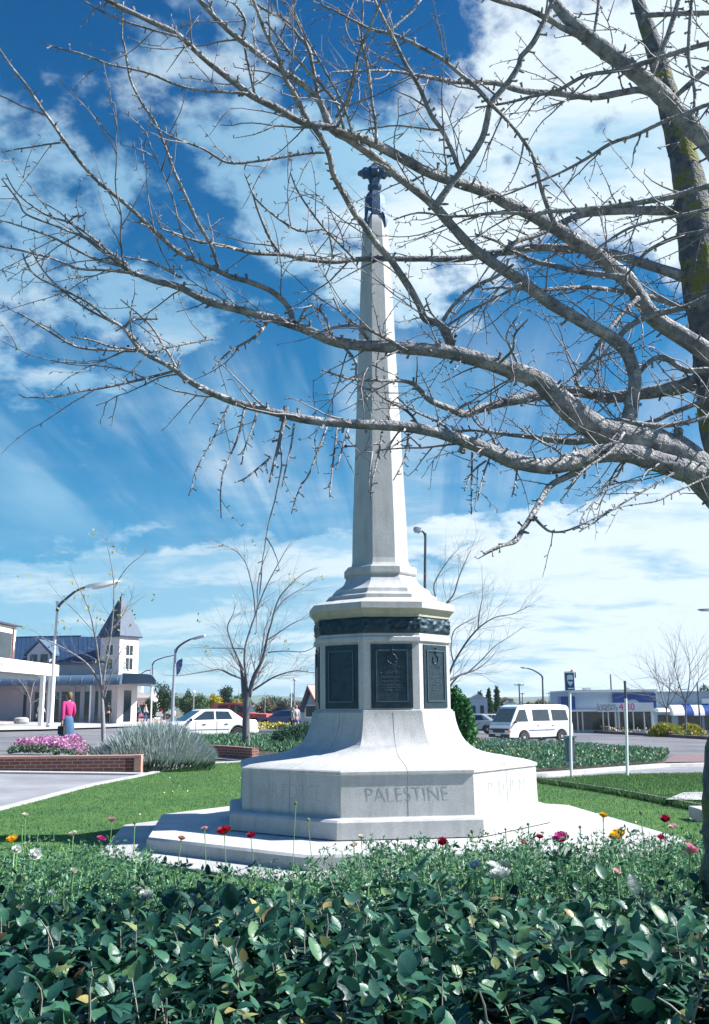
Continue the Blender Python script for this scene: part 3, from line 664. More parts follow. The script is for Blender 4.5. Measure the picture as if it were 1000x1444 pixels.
branch([(990, 408, 18), (965, 391, 16), (912, 373, 14), (862, 358, 13), (812, 351, 12), (750, 349, 11), (725, 354, 11), (687, 358, 10), (650, 365, 9), (612, 365, 9), (570, 365, 8), (525, 365, 8), (500, 366, 7), (467, 369, 7), (425, 364, 7), (400, 359, 6), (362, 357, 6), (337, 352, 5), (312, 346, 4.5), (275, 339, 4), (250, 330, 3), (225, 322, 2)], 3.65, 3.3, .3, tw=1.1)
branch([(1030, 520, 34), (1000, 531, 26), (975, 541, 23), (937, 550, 20), (905, 555, 18), (862, 560, 17), (832, 555, 16), (800, 552, 15), (750, 560, 14), (712, 567, 13), (675, 577, 12), (655, 584, 11), (637, 577, 10), (607, 565, 8), (592, 550, 7), (582, 541, 6), (562, 537, 5), (500, 535, 3.5), (455, 522, 2.5)], 3.6, 3.3, .5, tw=1.0, droop=.5)
branch([(1046, 560, 40), (1052, 420, 34), (1040, 280, 30), (1010, 217, 27), (975, 180, 26), (945, 147, 26), (920, 122, 26), (890, 97, 24), (862, 77, 23), (832, 55, 22), (805, 30, 18), (784, 6, 15), (770, -25, 12)], 3.4, 3.1, 0, tw=.7)
branch([(832, 55, 12), (800, 42, 10), (772, 26, 9), (740, 11, 8), (700, 0, 7), (670, -12, 5)], 3.15, 3.0, tw=.6)
branch([(1050, 52, 8), (1000, 61, 7), (970, 69, 7), (930, 82, 7), (900, 91, 6.5), (867, 100, 6), (825, 107, 5.5), (787, 127, 5), (750, 136, 4.5), (715, 145, 3.5), (670, 152, 2.5)], 3.0, 3.3, tw=1.2)
branch([(915, 118, 10), (927, 82, 9), (942, 50, 8), (957, 0, 7), (965, -30, 6)], 3.2, 3.1, tw=.8)
branch([(948, 150, 12), (910, 128, 10), (880, 130, 9.5), (842, 137, 9.5), (812, 135, 9), (782, 131, 9), (750, 130, 9), (725, 125, 9), (700, 117, 8), (662, 116, 7), (637, 115, 6.5), (612, 110, 6), (587, 106, 5), (567, 102, 4.5), (550, 100, 4), (500, 100, 3), (465, 102, 2)], 3.75, 3.2, .1, tw=1.1)
branch([(614, 292, 11), (625, 275, 10), (645, 248, 9), (662, 225, 9), (680, 195, 9), (687, 170, 9), (692, 147, 9), (705, 130, 8), (720, 112, 8), (732, 92, 8), (735, 80, 7.5), (752, 60, 8), (770, 24, 7), (782, -5, 6), (795, -40, 5)], 3.02, 2.9, tw=.9)
branch([(694, 148, 6), (717, 172, 5), (732, 190, 5), (750, 217, 5.5), (757, 240, 6), (765, 270, 7), (775, 298, 8), (784, 318, 9)], 2.95, 3.15, tw=.8)
branch([(692, 147, 6), (670, 122, 6), (640, 97, 5.5), (622, 82, 5.5), (600, 70, 5), (575, 57, 5), (550, 47, 5), (525, 42, 4.5), (500, 30, 4), (470, 14, 3), (440, 2, 2.5)], 2.95, 2.8, tw=.7)
branch([(649, 243, 7), (635, 207, 7), (622, 182, 7), (607, 160, 7), (590, 120, 6.5), (572, 90, 6.5), (555, 55, 6.5), (546, 38, 6), (535, 15, 5), (524, -10, 4)], 3.0, 2.75, tw=.8)
branch([(550, 44, 4), (565, 30, 3.5), (580, 17, 3.5), (592, 2, 3), (600, -8, 2)], 2.8, 2.85, tw=.5)
branch([(531, 202, 5), (530, 175, 5), (525, 145, 4.5), (520, 100, 4.5), (512, 68, 4), (510, 42, 3.5), (512, 18, 3), (511, -8, 2.5)], 3.0, 2.9, tw=.7)
branch([(476, 178, 5), (490, 150, 4.5), (500, 110, 4), (507, 72, 4), (522, 38, 4), (537, 2, 3.5), (545, -20, 3)], 2.95, 2.7, tw=.7)
branch([(636, 487, 13), (627, 467, 12), (620, 457, 11), (600, 450, 10), (592, 432, 10), (580, 410, 10), (567, 390, 10), (550, 365, 10), (532, 345, 10), (515, 320, 9.5), (500, 301, 9), (487, 277, 8.5), (471, 248, 8), (465, 222, 8), (455, 197, 8), (432, 165, 7), (415, 132, 7), (402, 110, 6.5), (390, 75, 6), (375, 47, 5.5), (365, 20, 5), (355, -5, 4)], 3.25, 2.6, .05, tw=.8)
for pts in ([(497, 190, 4), (486, 152, 4), (471, 122, 3.5), (450, 85, 3.5), (437, 62, 3), (422, 32, 3), (415, 15, 2)], [(485, 182, 5), (475, 147, 5), (455, 122, 5), (430, 95, 4.5), (410, 75, 4), (390, 50, 4), (375, 30, 3)],
            [(450, 140, 6), (442, 100, 6), (435, 67, 5.5), (420, 50, 5), (405, 30, 4.5), (380, 17, 4), (357, 3, 3)], [(474, 165, 5), (487, 147, 4), (497, 112, 3.5), (501, 88, 2.5)],
            [(387, 67, 3), (400, 42, 3), (407, 20, 2.5), (416, -4, 2)], [(340, 56, 4), (346, 30, 4), (332, 7, 3), (317, 0, 2)], [(359, 132, 4), (352, 100, 3.5), (345, 67, 3)]):
    branch(pts, 2.85, 2.7, tw=.5)
branch([(412, 452, 9), (410, 440, 9), (400, 425, 9), (380, 409, 8.5), (350, 397, 8), (325, 390, 8), (300, 378, 7.5), (275, 367, 7), (250, 354, 7), (225, 332, 7), (212, 320, 6.5), (180, 290, 6), (140, 257, 6), (112, 227, 5.5), (92, 200, 5), (75, 175, 5), (57, 150, 4.5), (37, 120, 4), (17, 95, 3.5), (-3, 66, 3)], 3.15, 2.6, tw=.35)
branch([(90, 201, 3), (70, 203, 2.5), (47, 207, 2.2), (20, 211, 2), (3, 215, 1.5)], 2.68, 2.7, tw=.2)
branch([(308, 377, 5), (297, 345, 5), (277, 310, 5), (260, 272, 4.5), (245, 240, 4.5), (235, 212, 4), (220, 175, 4), (200, 145, 4), (185, 115, 3.5), (180, 92, 3.5), (175, 62, 3), (172, 50, 2.5), (174, 2, 2)], 3.05, 2.7, tw=.25)
branch([(350, 132, 4), (320, 130, 3.5), (287, 128, 3.5), (250, 120, 3.5), (215, 105, 3.5), (185, 97, 3), (155, 91, 3), (115, 76, 2.8), (87, 69, 2.2), (60, 61, 1.6)], 2.7, 2.6, tw=.25)
branch([(458, 215, 4), (435, 216, 4), (400, 221, 4), (357, 228, 3.5), (320, 229, 3.5), (287, 210, 3), (250, 196, 2.5), (225, 183, 2), (205, 165, 1.5)], 2.75, 2.6, tw=.8)
branch([(250, 51, 3), (215, 42, 3), (167, 27, 2.8), (145, 17, 2.5), (117, 0, 2)], 2.7, 2.6, tw=.4)
for pts in ([(190, 385, 5), (175, 378, 5), (150, 357, 4.5), (125, 337, 4), (95, 325, 3.5), (75, 317, 3), (37, 302, 2.6), (25, 282, 2.3), (2, 252, 1.6)], [(180, 372, 4), (160, 360, 4), (130, 335, 3.5), (100, 315, 3.2), (70, 305, 2.8), (45, 290, 2.4), (22, 270, 2), (8, 245, 1.5)],
            [(186, 384, 4), (170, 375, 4), (137, 366, 4), (107, 352, 3.5), (75, 335, 3), (47, 325, 2.6), (7, 312, 2.2), (-10, 309, 2)], [(190, 386, 4), (170, 383, 4), (150, 381, 3.6), (112, 379, 3.4), (75, 365, 3), (37, 355, 2.8), (0, 347, 2.4)],
            [(255, 391, 4), (217, 371, 3.4), (175, 362, 2.4)], [(95, 315, 2.6), (105, 306, 2.4), (118, 304, 2)], [(190, 385, 3), (165, 368, 3), (140, 352, 2.6), (115, 330, 2.4), (85, 300, 2), (60, 285, 1.6), (45, 268, 1.2)]):
    branch(pts, 3.0, 2.75, tw=.6)
for pts in ([(205, 498, 5), (180, 467, 4.5), (150, 447, 4), (122, 425, 3.8), (82, 405, 3.2), (55, 392, 2.8), (40, 377, 2.4), (32, 357, 2)], [(178, 463, 3.6), (140, 445, 3.2), (110, 427, 2.8), (80, 402, 2.6), (60, 380, 2.2), (42, 350, 1.6)],
            [(200, 495, 4.5), (160, 494, 4), (112, 490, 3.6), (85, 477, 3.2), (50, 455, 2.8), (25, 440, 2)], [(300, 478, 3), (250, 487, 3.4), (210, 497, 4)], [(205, 492, 3.4), (162, 490, 3), (130, 480, 2.6), (100, 475, 2)],
            [(177, 460, 4), (186, 451, 3.6), (200, 450, 3.2), (222, 450, 2.4)], [(243, 524, 4), (200, 535, 4), (150, 546, 3.4), (112, 552, 3), (75, 560, 2.6), (32, 560, 1.8)],
            [(250, 522, 4), (239, 500, 4), (230, 487, 3.6), (217, 465, 3.2), (200, 447, 2.8), (170, 422, 2.2)]):
    branch(pts, 2.85, 2.7, tw=.5)
# hanging shoots under the lower limb
hang = [[(322, 572), (310, 600), (295, 630), (277, 662), (271, 685), (266, 699)], [(345, 575), (337, 612), (322, 650), (314, 670), (311, 700), (312, 730)], [(362, 582), (355, 607), (345, 632), (341, 655)],
        [(382, 645), (362, 662), (345, 675), (332, 680)], [(415, 598), (410, 632), (402, 665), (398, 686)], [(461, 602), (445, 645), (435, 670), (422, 690), (411, 724)], [(476, 603), (470, 650), (465, 701)],
        [(491, 605), (483, 632), (474, 662)], [(539, 609), (534, 640), (526, 675), (523, 702)], [(576, 612), (571, 645), (555, 677)], [(666, 637), (665, 690), (665, 725)], [(690, 647), (682, 670), (674, 702)], [(685, 650), (667, 665), (655, 692)],
        [(881, 650), (868, 675), (850, 695), (825, 722), (816, 745)], [(950, 667), (912, 690), (870, 715), (837, 737), (817, 750)], [(1000, 672), (980, 681), (945, 697), (925, 707), (875, 715), (842, 732)], [(730, 655), (727, 680), (722, 700)]]
for h_ in hang: branch([(x, y, 3.4 - 2.0 * i / len(h_)) for i, (x, y) in enumerate(h_)], 3.0 if h_[0][0] < 600 else 3.3, 2.85 if h_[0][0] < 600 else 3.1, tw=.35, twl=(.06, .2), droop=1)
branch([(404, 582, 8), (398, 605, 6), (392, 632, 5), (386, 655, 4), (380, 680, 3)], 2.9, 2.85, tw=.5, droop=1)
branch([(840, 645, 12), (820, 662, 10), (800, 672, 10), (775, 686, 9), (757, 716, 9), (738, 746, 8), (727, 762, 8), (714, 768, 5), (700, 772, 3.5), (682, 781, 2.5)], 3.3, 2.9, tw=.3, droop=.6, twl=(.06, .22))
branch([(752, 728, 5), (765, 742, 4), (778, 750, 3.4), (800, 748, 3), (830, 735, 2.6), (870, 715, 2.2)], 3.0, 3.1, tw=.4, droop=1, twl=(.06, .2))
branch([(1040, 400, 10), (1000, 418, 9), (970, 432, 9), (937, 440, 9), (905, 450, 8.5), (882, 465, 9), (870, 480, 10)], 3.2, 3.3, tw=.9)
branch([(985, 440, 8), (945, 427, 8), (925, 421, 8), (905, 415, 7.5), (865, 409, 6.5), (825, 405, 6), (787, 407, 5.5), (750, 409, 4.5), (715, 405, 3.5), (680, 408, 2.2)], 3.7, 3.2, tw=1.3)
branch([(885, 392, 10), (862, 389, 9), (812, 382, 8), (782, 375, 7), (750, 367, 6.5), (720, 352, 5.5), (700, 340, 4), (670, 330, 3)], 3.4, 3.6, tw=1.2)
branch([(975, 297, 15), (925, 297, 13), (875, 297, 12), (825, 302, 10), (797, 312, 9), (760, 330, 8), (730, 340, 7), (705, 358, 5), (680, 372, 3)], 3.7, 3.5, .1, tw=1.2)
branch([(1030, 256, 9), (1000, 262, 9), (980, 267, 8.5), (950, 277, 8.5), (912, 284, 8), (862, 291, 7), (812, 296, 6.5), (775, 298, 6), (750, 302, 5.5), (707, 300, 5), (662, 304, 4), (632, 305, 3.4), (590, 300, 2.6), (555, 310, 2)], 3.0, 3.1, tw=1.1)
branch([(1040, 288, 5), (1000, 295, 5), (967, 302, 5), (920, 312, 4.5), (887, 322, 4), (857, 340, 3.4), (837, 355, 2.4)], 2.9, 3.0, tw=1)
branch([(1040, 318, 6), (1000, 325, 6), (962, 332, 6), (935, 342, 5.5), (910, 357, 4.5), (890, 380, 3.5), (870, 405, 2)], 2.95, 3.2, tw=1.2)
branch([(1040, 140, 6), (1000, 147, 6), (967, 160, 6), (935, 172, 5.5), (897, 190, 5.2), (862, 202, 5), (825, 225, 4.2), (787, 245, 3.6), (745, 262, 3), (705, 278, 2)], 2.9, 3.1, tw=1.1)
branch([(1030, 530, 10), (1000, 522, 9), (967, 522, 8.5), (942, 507, 8), (925, 505, 7.5), (908, 518, 7), (895, 540, 5), (880, 570, 3)], 3.5, 3.6, tw=1.2)
branch([(1040, 548, 8), (1000, 562, 7.5), (962, 577, 7), (942, 585, 6.5), (925, 593, 6), (895, 600, 5)], 3.2, 3.4, tw=1)
branch([(1040, 578, 8), (1000, 587, 7.5), (962, 597, 7), (930, 600, 7), (895, 596, 6), (870, 590, 4)], 3.1, 3.0, tw=1)
branch([(940, 630, 13), (905, 612, 13), (862, 612, 12), (825, 621, 11), (795, 622, 10), (750, 616, 8), (710, 612, 5.5), (670, 607, 4), (640, 609, 3)], 3.7, 3.9, tw=1.6, droop=.4)
branch([(1040, 15, 7), (1000, 18, 7), (960, 19, 7), (920, 21, 7), (905, 22, 7)], 3.5, 3.65, tw=.9)
branch([(1040, 80, 10), (1000, 97, 9), (985, 108, 8), (965, 125, 7), (952, 137, 5)], 3.5, 3.6, tw=.8)
branch([(978, -20, 5), (973, 30, 5), (971, 80, 5), (977, 110, 5), (980, 140, 4.5), (974, 168, 3)], 2.9, 3.0, tw=.6)
branch([(845, -5, 5), (843, 15, 5), (838, 45, 4)], 3.2, 3.2, tw=.3)
branch([(900, 420, 8), (880, 440, 6), (855, 470, 5), (820, 520, 4), (790, 545, 3)], 3.45, 3.2, tw=1.5)
branch([(625, 452, 6), (640, 430, 5), (668, 405, 5), (700, 390, 5), (725, 372, 4)], 3.3, 3.1, tw=.9)
branch([(758, 545, 6), (735, 520, 4), (720, 490, 4), (715, 470, 3), (735, 440, 2)], 3.3, 3.3, tw=1.5)
branch([(835, 555, 6), (812, 540, 5), (822, 520, 4.5), (850, 500, 3.5), (865, 480, 2.5)], 3.9, 3.9, tw=1.4)
branch([(575, 495, 5), (540, 475, 4.5), (505, 460, 4), (470, 462, 3.5), (440, 475, 2)], 3.1, 3.0, tw=.9)
branch([(735, 400, 5), (700, 420, 4), (660, 440, 3.6), (628, 462, 3)], 3.05, 3.2, tw=.9)
branch([(420, 460, 4.5), (430, 437, 4), (440, 432, 3.6), (458, 445, 3.6), (466, 470, 3.4)], 3.05, 3.0, tw=.6)
branch([(500, 365, 4), (475, 340, 3.5), (460, 325, 3.5), (440, 300, 3), (420, 270, 2.5), (410, 245, 2)], 3.3, 3.0, tw=.8)
branch([(395, 358, 4), (380, 335, 4), (365, 300, 3.5), (357, 275, 3), (345, 245, 2)], 3.35, 3.2, tw=.5)
branch([(470, 365, 3.5), (460, 325, 3), (420, 325, 3.5), (370, 290, 3), (355, 270, 2)], 3.3, 3.1, tw=.4)
for a_ in ((640, 490, 600, 420), (700, 515, 745, 450), (520, 488, 470, 420), (480, 484, 520, 560), (380, 450, 300, 520), (590, 600, 520, 540), (640, 615, 560, 560), (700, 640, 660, 570), (800, 655, 740, 600), (880, 610, 800, 690)):
    branch([(a_[0], a_[1], 4.5), ((a_[0] * 2 + a_[2]) / 3 + 8, (a_[1] * 2 + a_[3]) / 3, 4), ((a_[0] + a_[2] * 2) / 3 - 4, (a_[1] + a_[3] * 2) / 3, 3.2), (a_[2], a_[3], 2)], 3.2, 3.0, tw=1.0)
# sawn stubs on the limbs
for (x, y, w_, D, dx, dy) in ((403, 582, 8, 2.9, 0, -9), (955, 632, 15, 3.35, 2, -26), (655, 628, 12, 3.1, -4, 10)):
    a = P(x, y, D); b_ = P(x + dx, y + dy, D); c_ = P(x + dx * 1.1, y + dy * 1.1, D)
    MB().tube([a, b_, c_], [wpx(w_, a) / 2, wpx(w_, a) / 2.2, wpx(w_, a) / 3.6], 8).build('stub', M['bark'], tree)
spurs.build('spurs', M['bark'], tree, recalc=False); tag(bpy.data.objects['spurs'], kind='stuff')
o = twigs.build('twigs', M['twig'], tree, sharp=180, recalc=False); tag(o, kind='stuff')
# ---------------------------------------------------------------- lawn blades
M['gleaf'] = M['blade']
def in_poly(px, py, poly):
    c = np.zeros(len(px), bool); n = len(poly)
    for i in range(n):
        x1, y1 = poly[i]; x2, y2 = poly[(i + 1) % n]
        k = ((y1 > py) != (y2 > py)) & (px < (x2 - x1) * (py - y1) / (y2 - y1 + 1e-12) + x1); c ^= k
    return c
gv = np.vectorize(g)
def scatter(poly, n):
    poly = [(p[0], p[1]) for p in poly]; xs = [p[0] for p in poly]; ys = [p[1] for p in poly]; X = rng.uniform(min(xs), max(xs), n * 3); Y = rng.uniform(min(ys), max(ys), n * 3)
    k = in_poly(X, Y, poly); return X[k][:n], Y[k][:n]
def blades(name, poly, n, h, w, mt, kind_label, off=.02, parent=None, lean=.35):
    X, Y = scatter(poly, n); C = np.stack([X, Y, gv(X, Y) + off], 1); m_ = len(C); A = rng.normal(size=(m_, 3)) * lean; A[:, 2] = 1
    o = cards(name, C, rng.uniform(.5, 1.15, m_) * h, w, mt, parent, A=A); 
    if kind_label: tag(o, kind_label, 'grass', kind='stuff')
    return o
lp = [(-7, 8.5), (6.5, 8.5)] + [(p.x, p.y) for p in wall_line[::-1]] + [(p.x, p.y) for p in lawn_edge[::-1][:-1]]
blades('grass', lp, 110000, .045, .006, M['blade'], 'short mown grass of the lawn round the memorial')
blades('grass', [(p.x, p.y) for p in wall_line[1:]] + [(p.x, p.y) for p in l2hi[::-1]], 40000, .05, .007, M['blade'], 'short mown grass of the raised right-hand lawn', off=.10)
X, Y = scatter(lp, 150); C = np.stack([X, Y, gv(X, Y) + .055], 1); M['litter'] = ramp_mat('fallen_petal', [(0, (.7, .68, .6)), (.5, (.45, .38, .15)), (1, (.3, .18, .1))], .7, .2, .2)
tag(cards('fallen_petals', C, .035, .028, M['litter']), 'fallen petals and small dead leaves lying on the lawn', 'leaf litter', kind='stuff')
# long grass left along the timber edging
wl_ = resample(wall_line[1:], 80); C = []
for p in wl_:
    for _ in range(90): C.append((p.x + random.uniform(-.1, .1), p.y - random.uniform(.03, .16), g(p.x, p.y) + .02))
C = np.array(C); A = rng.normal(size=(len(C), 3)) * .3; A[:, 2] = 1
tag(cards('long_grass', C, rng.uniform(.07, .17, len(C)), .008, M['blade'], A=A), 'uncut longer grass along the foot of the timber edging', 'grass', kind='stuff')

# ---------------------------------------------------------------- foreground hedge
M['hleaf'] = ramp_mat('hedge_leaf', [(0, (.009, .045, .038)), (.3, (.016, .070, .052)), (.6, (.027, .105, .066)), (.85, (.05, .15, .085)), (.97, (.10, .19, .08)), (.99, (.32, .31, .11)), (1, (.24, .13, .08))], .40, .32, .2, bump=.12, bscale=60, macro=(22, (.78, .82, .86), (1.15, 1.12, 1.05)))
M['hstem'] = mat('hedge_stem', (.20, .19, .17), .75, scale=30, var=.3)
hedge = thing('hedge', 'dark green broad-leaved hedge across the foreground in front of the flower bed', 'hedge', (0, 2.3, 0))
def htop(x, y): return .985 - .07 * smooth(2.6, 3.3, y) + .075 * noise.noise(Vector((x * 2.2, y * 2.2, 1))) + .05 * noise.noise(Vector((x * 6, y * 6, 4))) - .42 * smooth(2.15, 1.5, y) * smooth(.75, .2, abs(x + .05)) * 1.0 - .10 * smooth(2.1, 1.5, y)
C = []; A = []; N = []; Ls = []; Wd = []; st = MB(); rnd = random.Random(3)
for i in range(4000):
    y = 1.35 + 2.15 * rnd.random() ** .8; x = rnd.uniform(-1.05 - .25 * (y - 1.3), 1.1 + .25 * (y - 1.3)) * (.62 + .2 * y); x = max(-1.7, min(1.8, x))
    top = htop(x, y) + rnd.gauss(0, .034) - (rnd.random() ** 2) * .16
    if rnd.random() < .05: top += rnd.uniform(.03, .10)
    d = Vector((rnd.gauss(0, .28), rnd.gauss(-.1, .28), 1)).normalized(); ln = rnd.uniform(.12, .24); base = Vector((x, y, top)) - d * ln; nl = rnd.randint(5, 9); ph = rnd.uniform(0, 6.28)
    if rnd.random() < .35: st.tube([base, base + d * ln * .5 + Vector((rnd.uniform(-.01, .01), rnd.uniform(-.01, .01), 0)), base + d * ln], [.0024, .0018, .0010], 4)
    sz = rnd.uniform(.6, 1.22)
    for k in range(nl):
        t = (k + .5) / nl; p = base + d * ln * t; ph += 2.4; o_ = Vector((math.cos(ph), math.sin(ph), 0)); elv = .25 + .7 * t + rnd.gauss(0, .25)
        a = (o_ * math.cos(elv) + Vector((0, 0, 1)) * math.sin(elv)).normalized(); n_ = (Vector((0, 0, 1)) * math.cos(elv) - o_ * math.sin(elv) + Vector((rnd.gauss(0, .25), rnd.gauss(0, .25), 0)))
        l = rnd.uniform(.044, .070) * sz * (1.1 - .35 * t); C.append(p + a * .004); A.append(a); N.append(n_); Ls.append(l); Wd.append(l * rnd.uniform(.56, .76))
leaves('foliage', np.array(C), np.array(A), np.array(N), np.array(Ls), np.array(Wd), M['hleaf'], hedge, rows=(0, .09, .28, .52, .76, .92, 1), prof=(.09, .55, .95, 1.0, .76, .36, .05), curl=rng.normal(.28, .22, len(C)), twist=rng.normal(0, .12, len(C)), fold=.26)
for i in range(26):     # bare bits of cut stem showing between the leaves
    y = rnd.uniform(1.6, 3.2); x = rnd.uniform(-.5, .5) * y * .8; p = Vector((x, y, htop(x, y) - .05)); pts = [p]; d = Vector((rnd.gauss(0, .6), rnd.gauss(0, .3), .8)).normalized()
    for k in range(4): d = (d + Vector((rnd.gauss(0, .25), rnd.gauss(0, .25), rnd.gauss(0, .2)))).normalized(); p = p + d * .028; pts.append(p)
    st.tube(pts, [.003, .0028, .0026, .0022, .0016], 5)
for i in range(70):     # the framework of the hedge below
    x = rnd.uniform(-1.6, 1.7); y = rnd.uniform(1.5, 3.2); b0 = Vector((x, y, .02))
    st.tube([b0, b0 + Vector((rnd.gauss(0, .08), rnd.gauss(0, .08), .4)), b0 + Vector((rnd.gauss(0, .15), rnd.gauss(0, .15), .78))], [.012, .008, .004], 5)
st.build('stems', M['hstem'], hedge, recalc=False)
# dense inner leaves so the hedge is dark and closed below
n = 9000; X = rng.uniform(-1.7, 1.8, n); Y = rng.uniform(1.4, 3.45, n); Zt = np.array([htop(a, b) for a, b in zip(X, Y)]) - .10 - rng.uniform(0, .6, n) ** 1.2
A = rng.normal(size=(n, 3)); A[:, 2] += .4; N = rng.normal(size=(n, 3)); l = rng.uniform(.045, .075, n)
leaves('inner_foliage', np.stack([X, Y, Zt], 1), A, N, l, l * .6, M['hleaf'], hedge)

# ---------------------------------------------------------------- ranunculus bed behind the hedge
mb = ribbon([Vector((-3.4, 3.3, 0)), Vector((3.6, 3.3, 0))], [Vector((-5.4, 7.9, 0)), Vector((5.2, 7.9, 0))], 0, 40, 16)
for v in mb.v: v.z = .34 - .05 * (v.y - 3.3) + .03 * noise.noise(v * 2)
for f in list(mb.f): pass
tag(mb.build('flower_bed_soil', M['soil'], recalc=False), kind='structure')
def btop(x, y):
    px = 500 + x / y * 1380; h = .93 - .098 * (y - 3.6) + .085 * noise.noise(Vector((x * 2.1, y * 1.7, 3))) + .03 * noise.noise(Vector((x * 7, y * 6, 3)))
    h -= .16 * smooth(190, 60, abs(px - 345)) * smooth(3.8, 5.6, y); h += .035 * smooth(560, 700, px) ; return h
M['fern'] = ramp_mat('ranunculus_leaf', [(0, (.025, .10, .06)), (.35, (.045, .155, .085)), (.7, (.085, .23, .12)), (.93, (.17, .32, .20)), (1, (.30, .38, .22))], .5, .35, .3)
M['fstem'] = mat('flower_stem', (.17, .33, .12), .6, scale=20, var=.25)
fol = MB(); C = []; A = []; rnd = random.Random(9); CL = []
for i in range(2600):
    y = 3.35 + 4.5 * rnd.random() ** 1.05; x = rnd.uniform(-.5, .5) * (y * .86 + .3); top = btop(x, y) + rnd.gauss(0, .035) - rnd.random() ** 2 * .16
    lean = Vector((rnd.gauss(0, .3), rnd.gauss(0, .3), 1)).normalized(); ln = rnd.uniform(.18, .34); b0 = Vector((x, y, top)) - lean * ln
    fol.tube([b0, b0 + lean * ln * .6, b0 + lean * ln], [.0028, .0020, .0012], 3, cap=False)
    for k in range(rnd.randint(3, 6)):
        p = b0 + lean * ln * rnd.uniform(.35, 1.0); o_ = Vector((rnd.gauss(0, 1), rnd.gauss(0, 1), rnd.uniform(.0, .9))).normalized(); rl = rnd.uniform(.03, .075)
        q = p + o_ * rl; fol.tube([p, q], [.0012, .0008], 3, cap=False)
        for s in range(rnd.randint(5, 9)):      # divided leaf: small pointed lobes
            c_ = p + o_ * rl * rnd.uniform(.35, 1.05); a = (o_ + Vector((rnd.gauss(0, .7), rnd.gauss(0, .7), rnd.gauss(.1, .5)))).normalized(); C.append(c_); A.append(a)
C = np.array(C); A = np.array(A); bed = thing('ranunculus_foliage', 'feathery light green foliage of the flower bed between the hedge and the memorial', 'flower foliage', (0, 5.5, .2)); tag(bed, kind='stuff')
L_ = rng.uniform(.014, .032, len(C)); cards('leaflets', C, L_, L_ * rng.uniform(.3, .5, len(C)), M['fern'], bed, A=A)
fol.build('leaf_stalks', M['fstem'], bed, recalc=False, flat=True)
pet = {'red': (.42, .012, .02), 'crimson': (.40, .015, .07), 'magenta': (.62, .06, .30), 'pink': (.80, .34, .46), 'white': (.80, .82, .78), 'cream': (.78, .76, .62), 'yellow': (.85, .50, .02), 'bud': (.30, .40, .22), 'peach': (.72, .32, .26), 'palepink': (.78, .50, .52)}
for k, c in pet.items(): M['p_' + k] = ramp_mat(k + '_petal', [(0, tuple(q * .75 for q in c)), (1, tuple(min(1, q * 1.15) for q in c))], .55, .3, .3)
def bloom_mesh(c, r, tilt, kind, rnd):
    """a ranunculus head: rings of overlapping cupped petals"""
    Cc = []; Aa = []; Nn = []; Ll = []; Ww = []
    rings_ = ((1.0, .25, 9), (.82, .55, 9), (.62, .85, 8), (.42, 1.1, 6), (.22, 1.35, 4)) if kind != 'bud' else ((.55, 1.1, 6), (.4, 1.3, 5))
    for q, (rr, el_, n_) in enumerate(rings_):
        for k in range(n_):
            t = 2 * math.pi * (k + .5 * q) / n_ + rnd.uniform(-.15, .15); o_ = Vector((math.cos(t), math.sin(t), 0)); a = o_ * math.cos(el_) + Z * math.sin(el_)
            b0 = o_ * r * .12 - Z * r * .35; Cc.append(c + tilt @ b0); Aa.append(tilt @ a); Nn.append(tilt @ (o_ * -math.sin(el_) + Z * math.cos(el_))); Ll.append(r * (1.0 - .05 * q)); Ww.append(r * 1.05)
    return np.array(Cc), np.array(Aa), np.array(Nn), np.array(Ll), np.array(Ww)
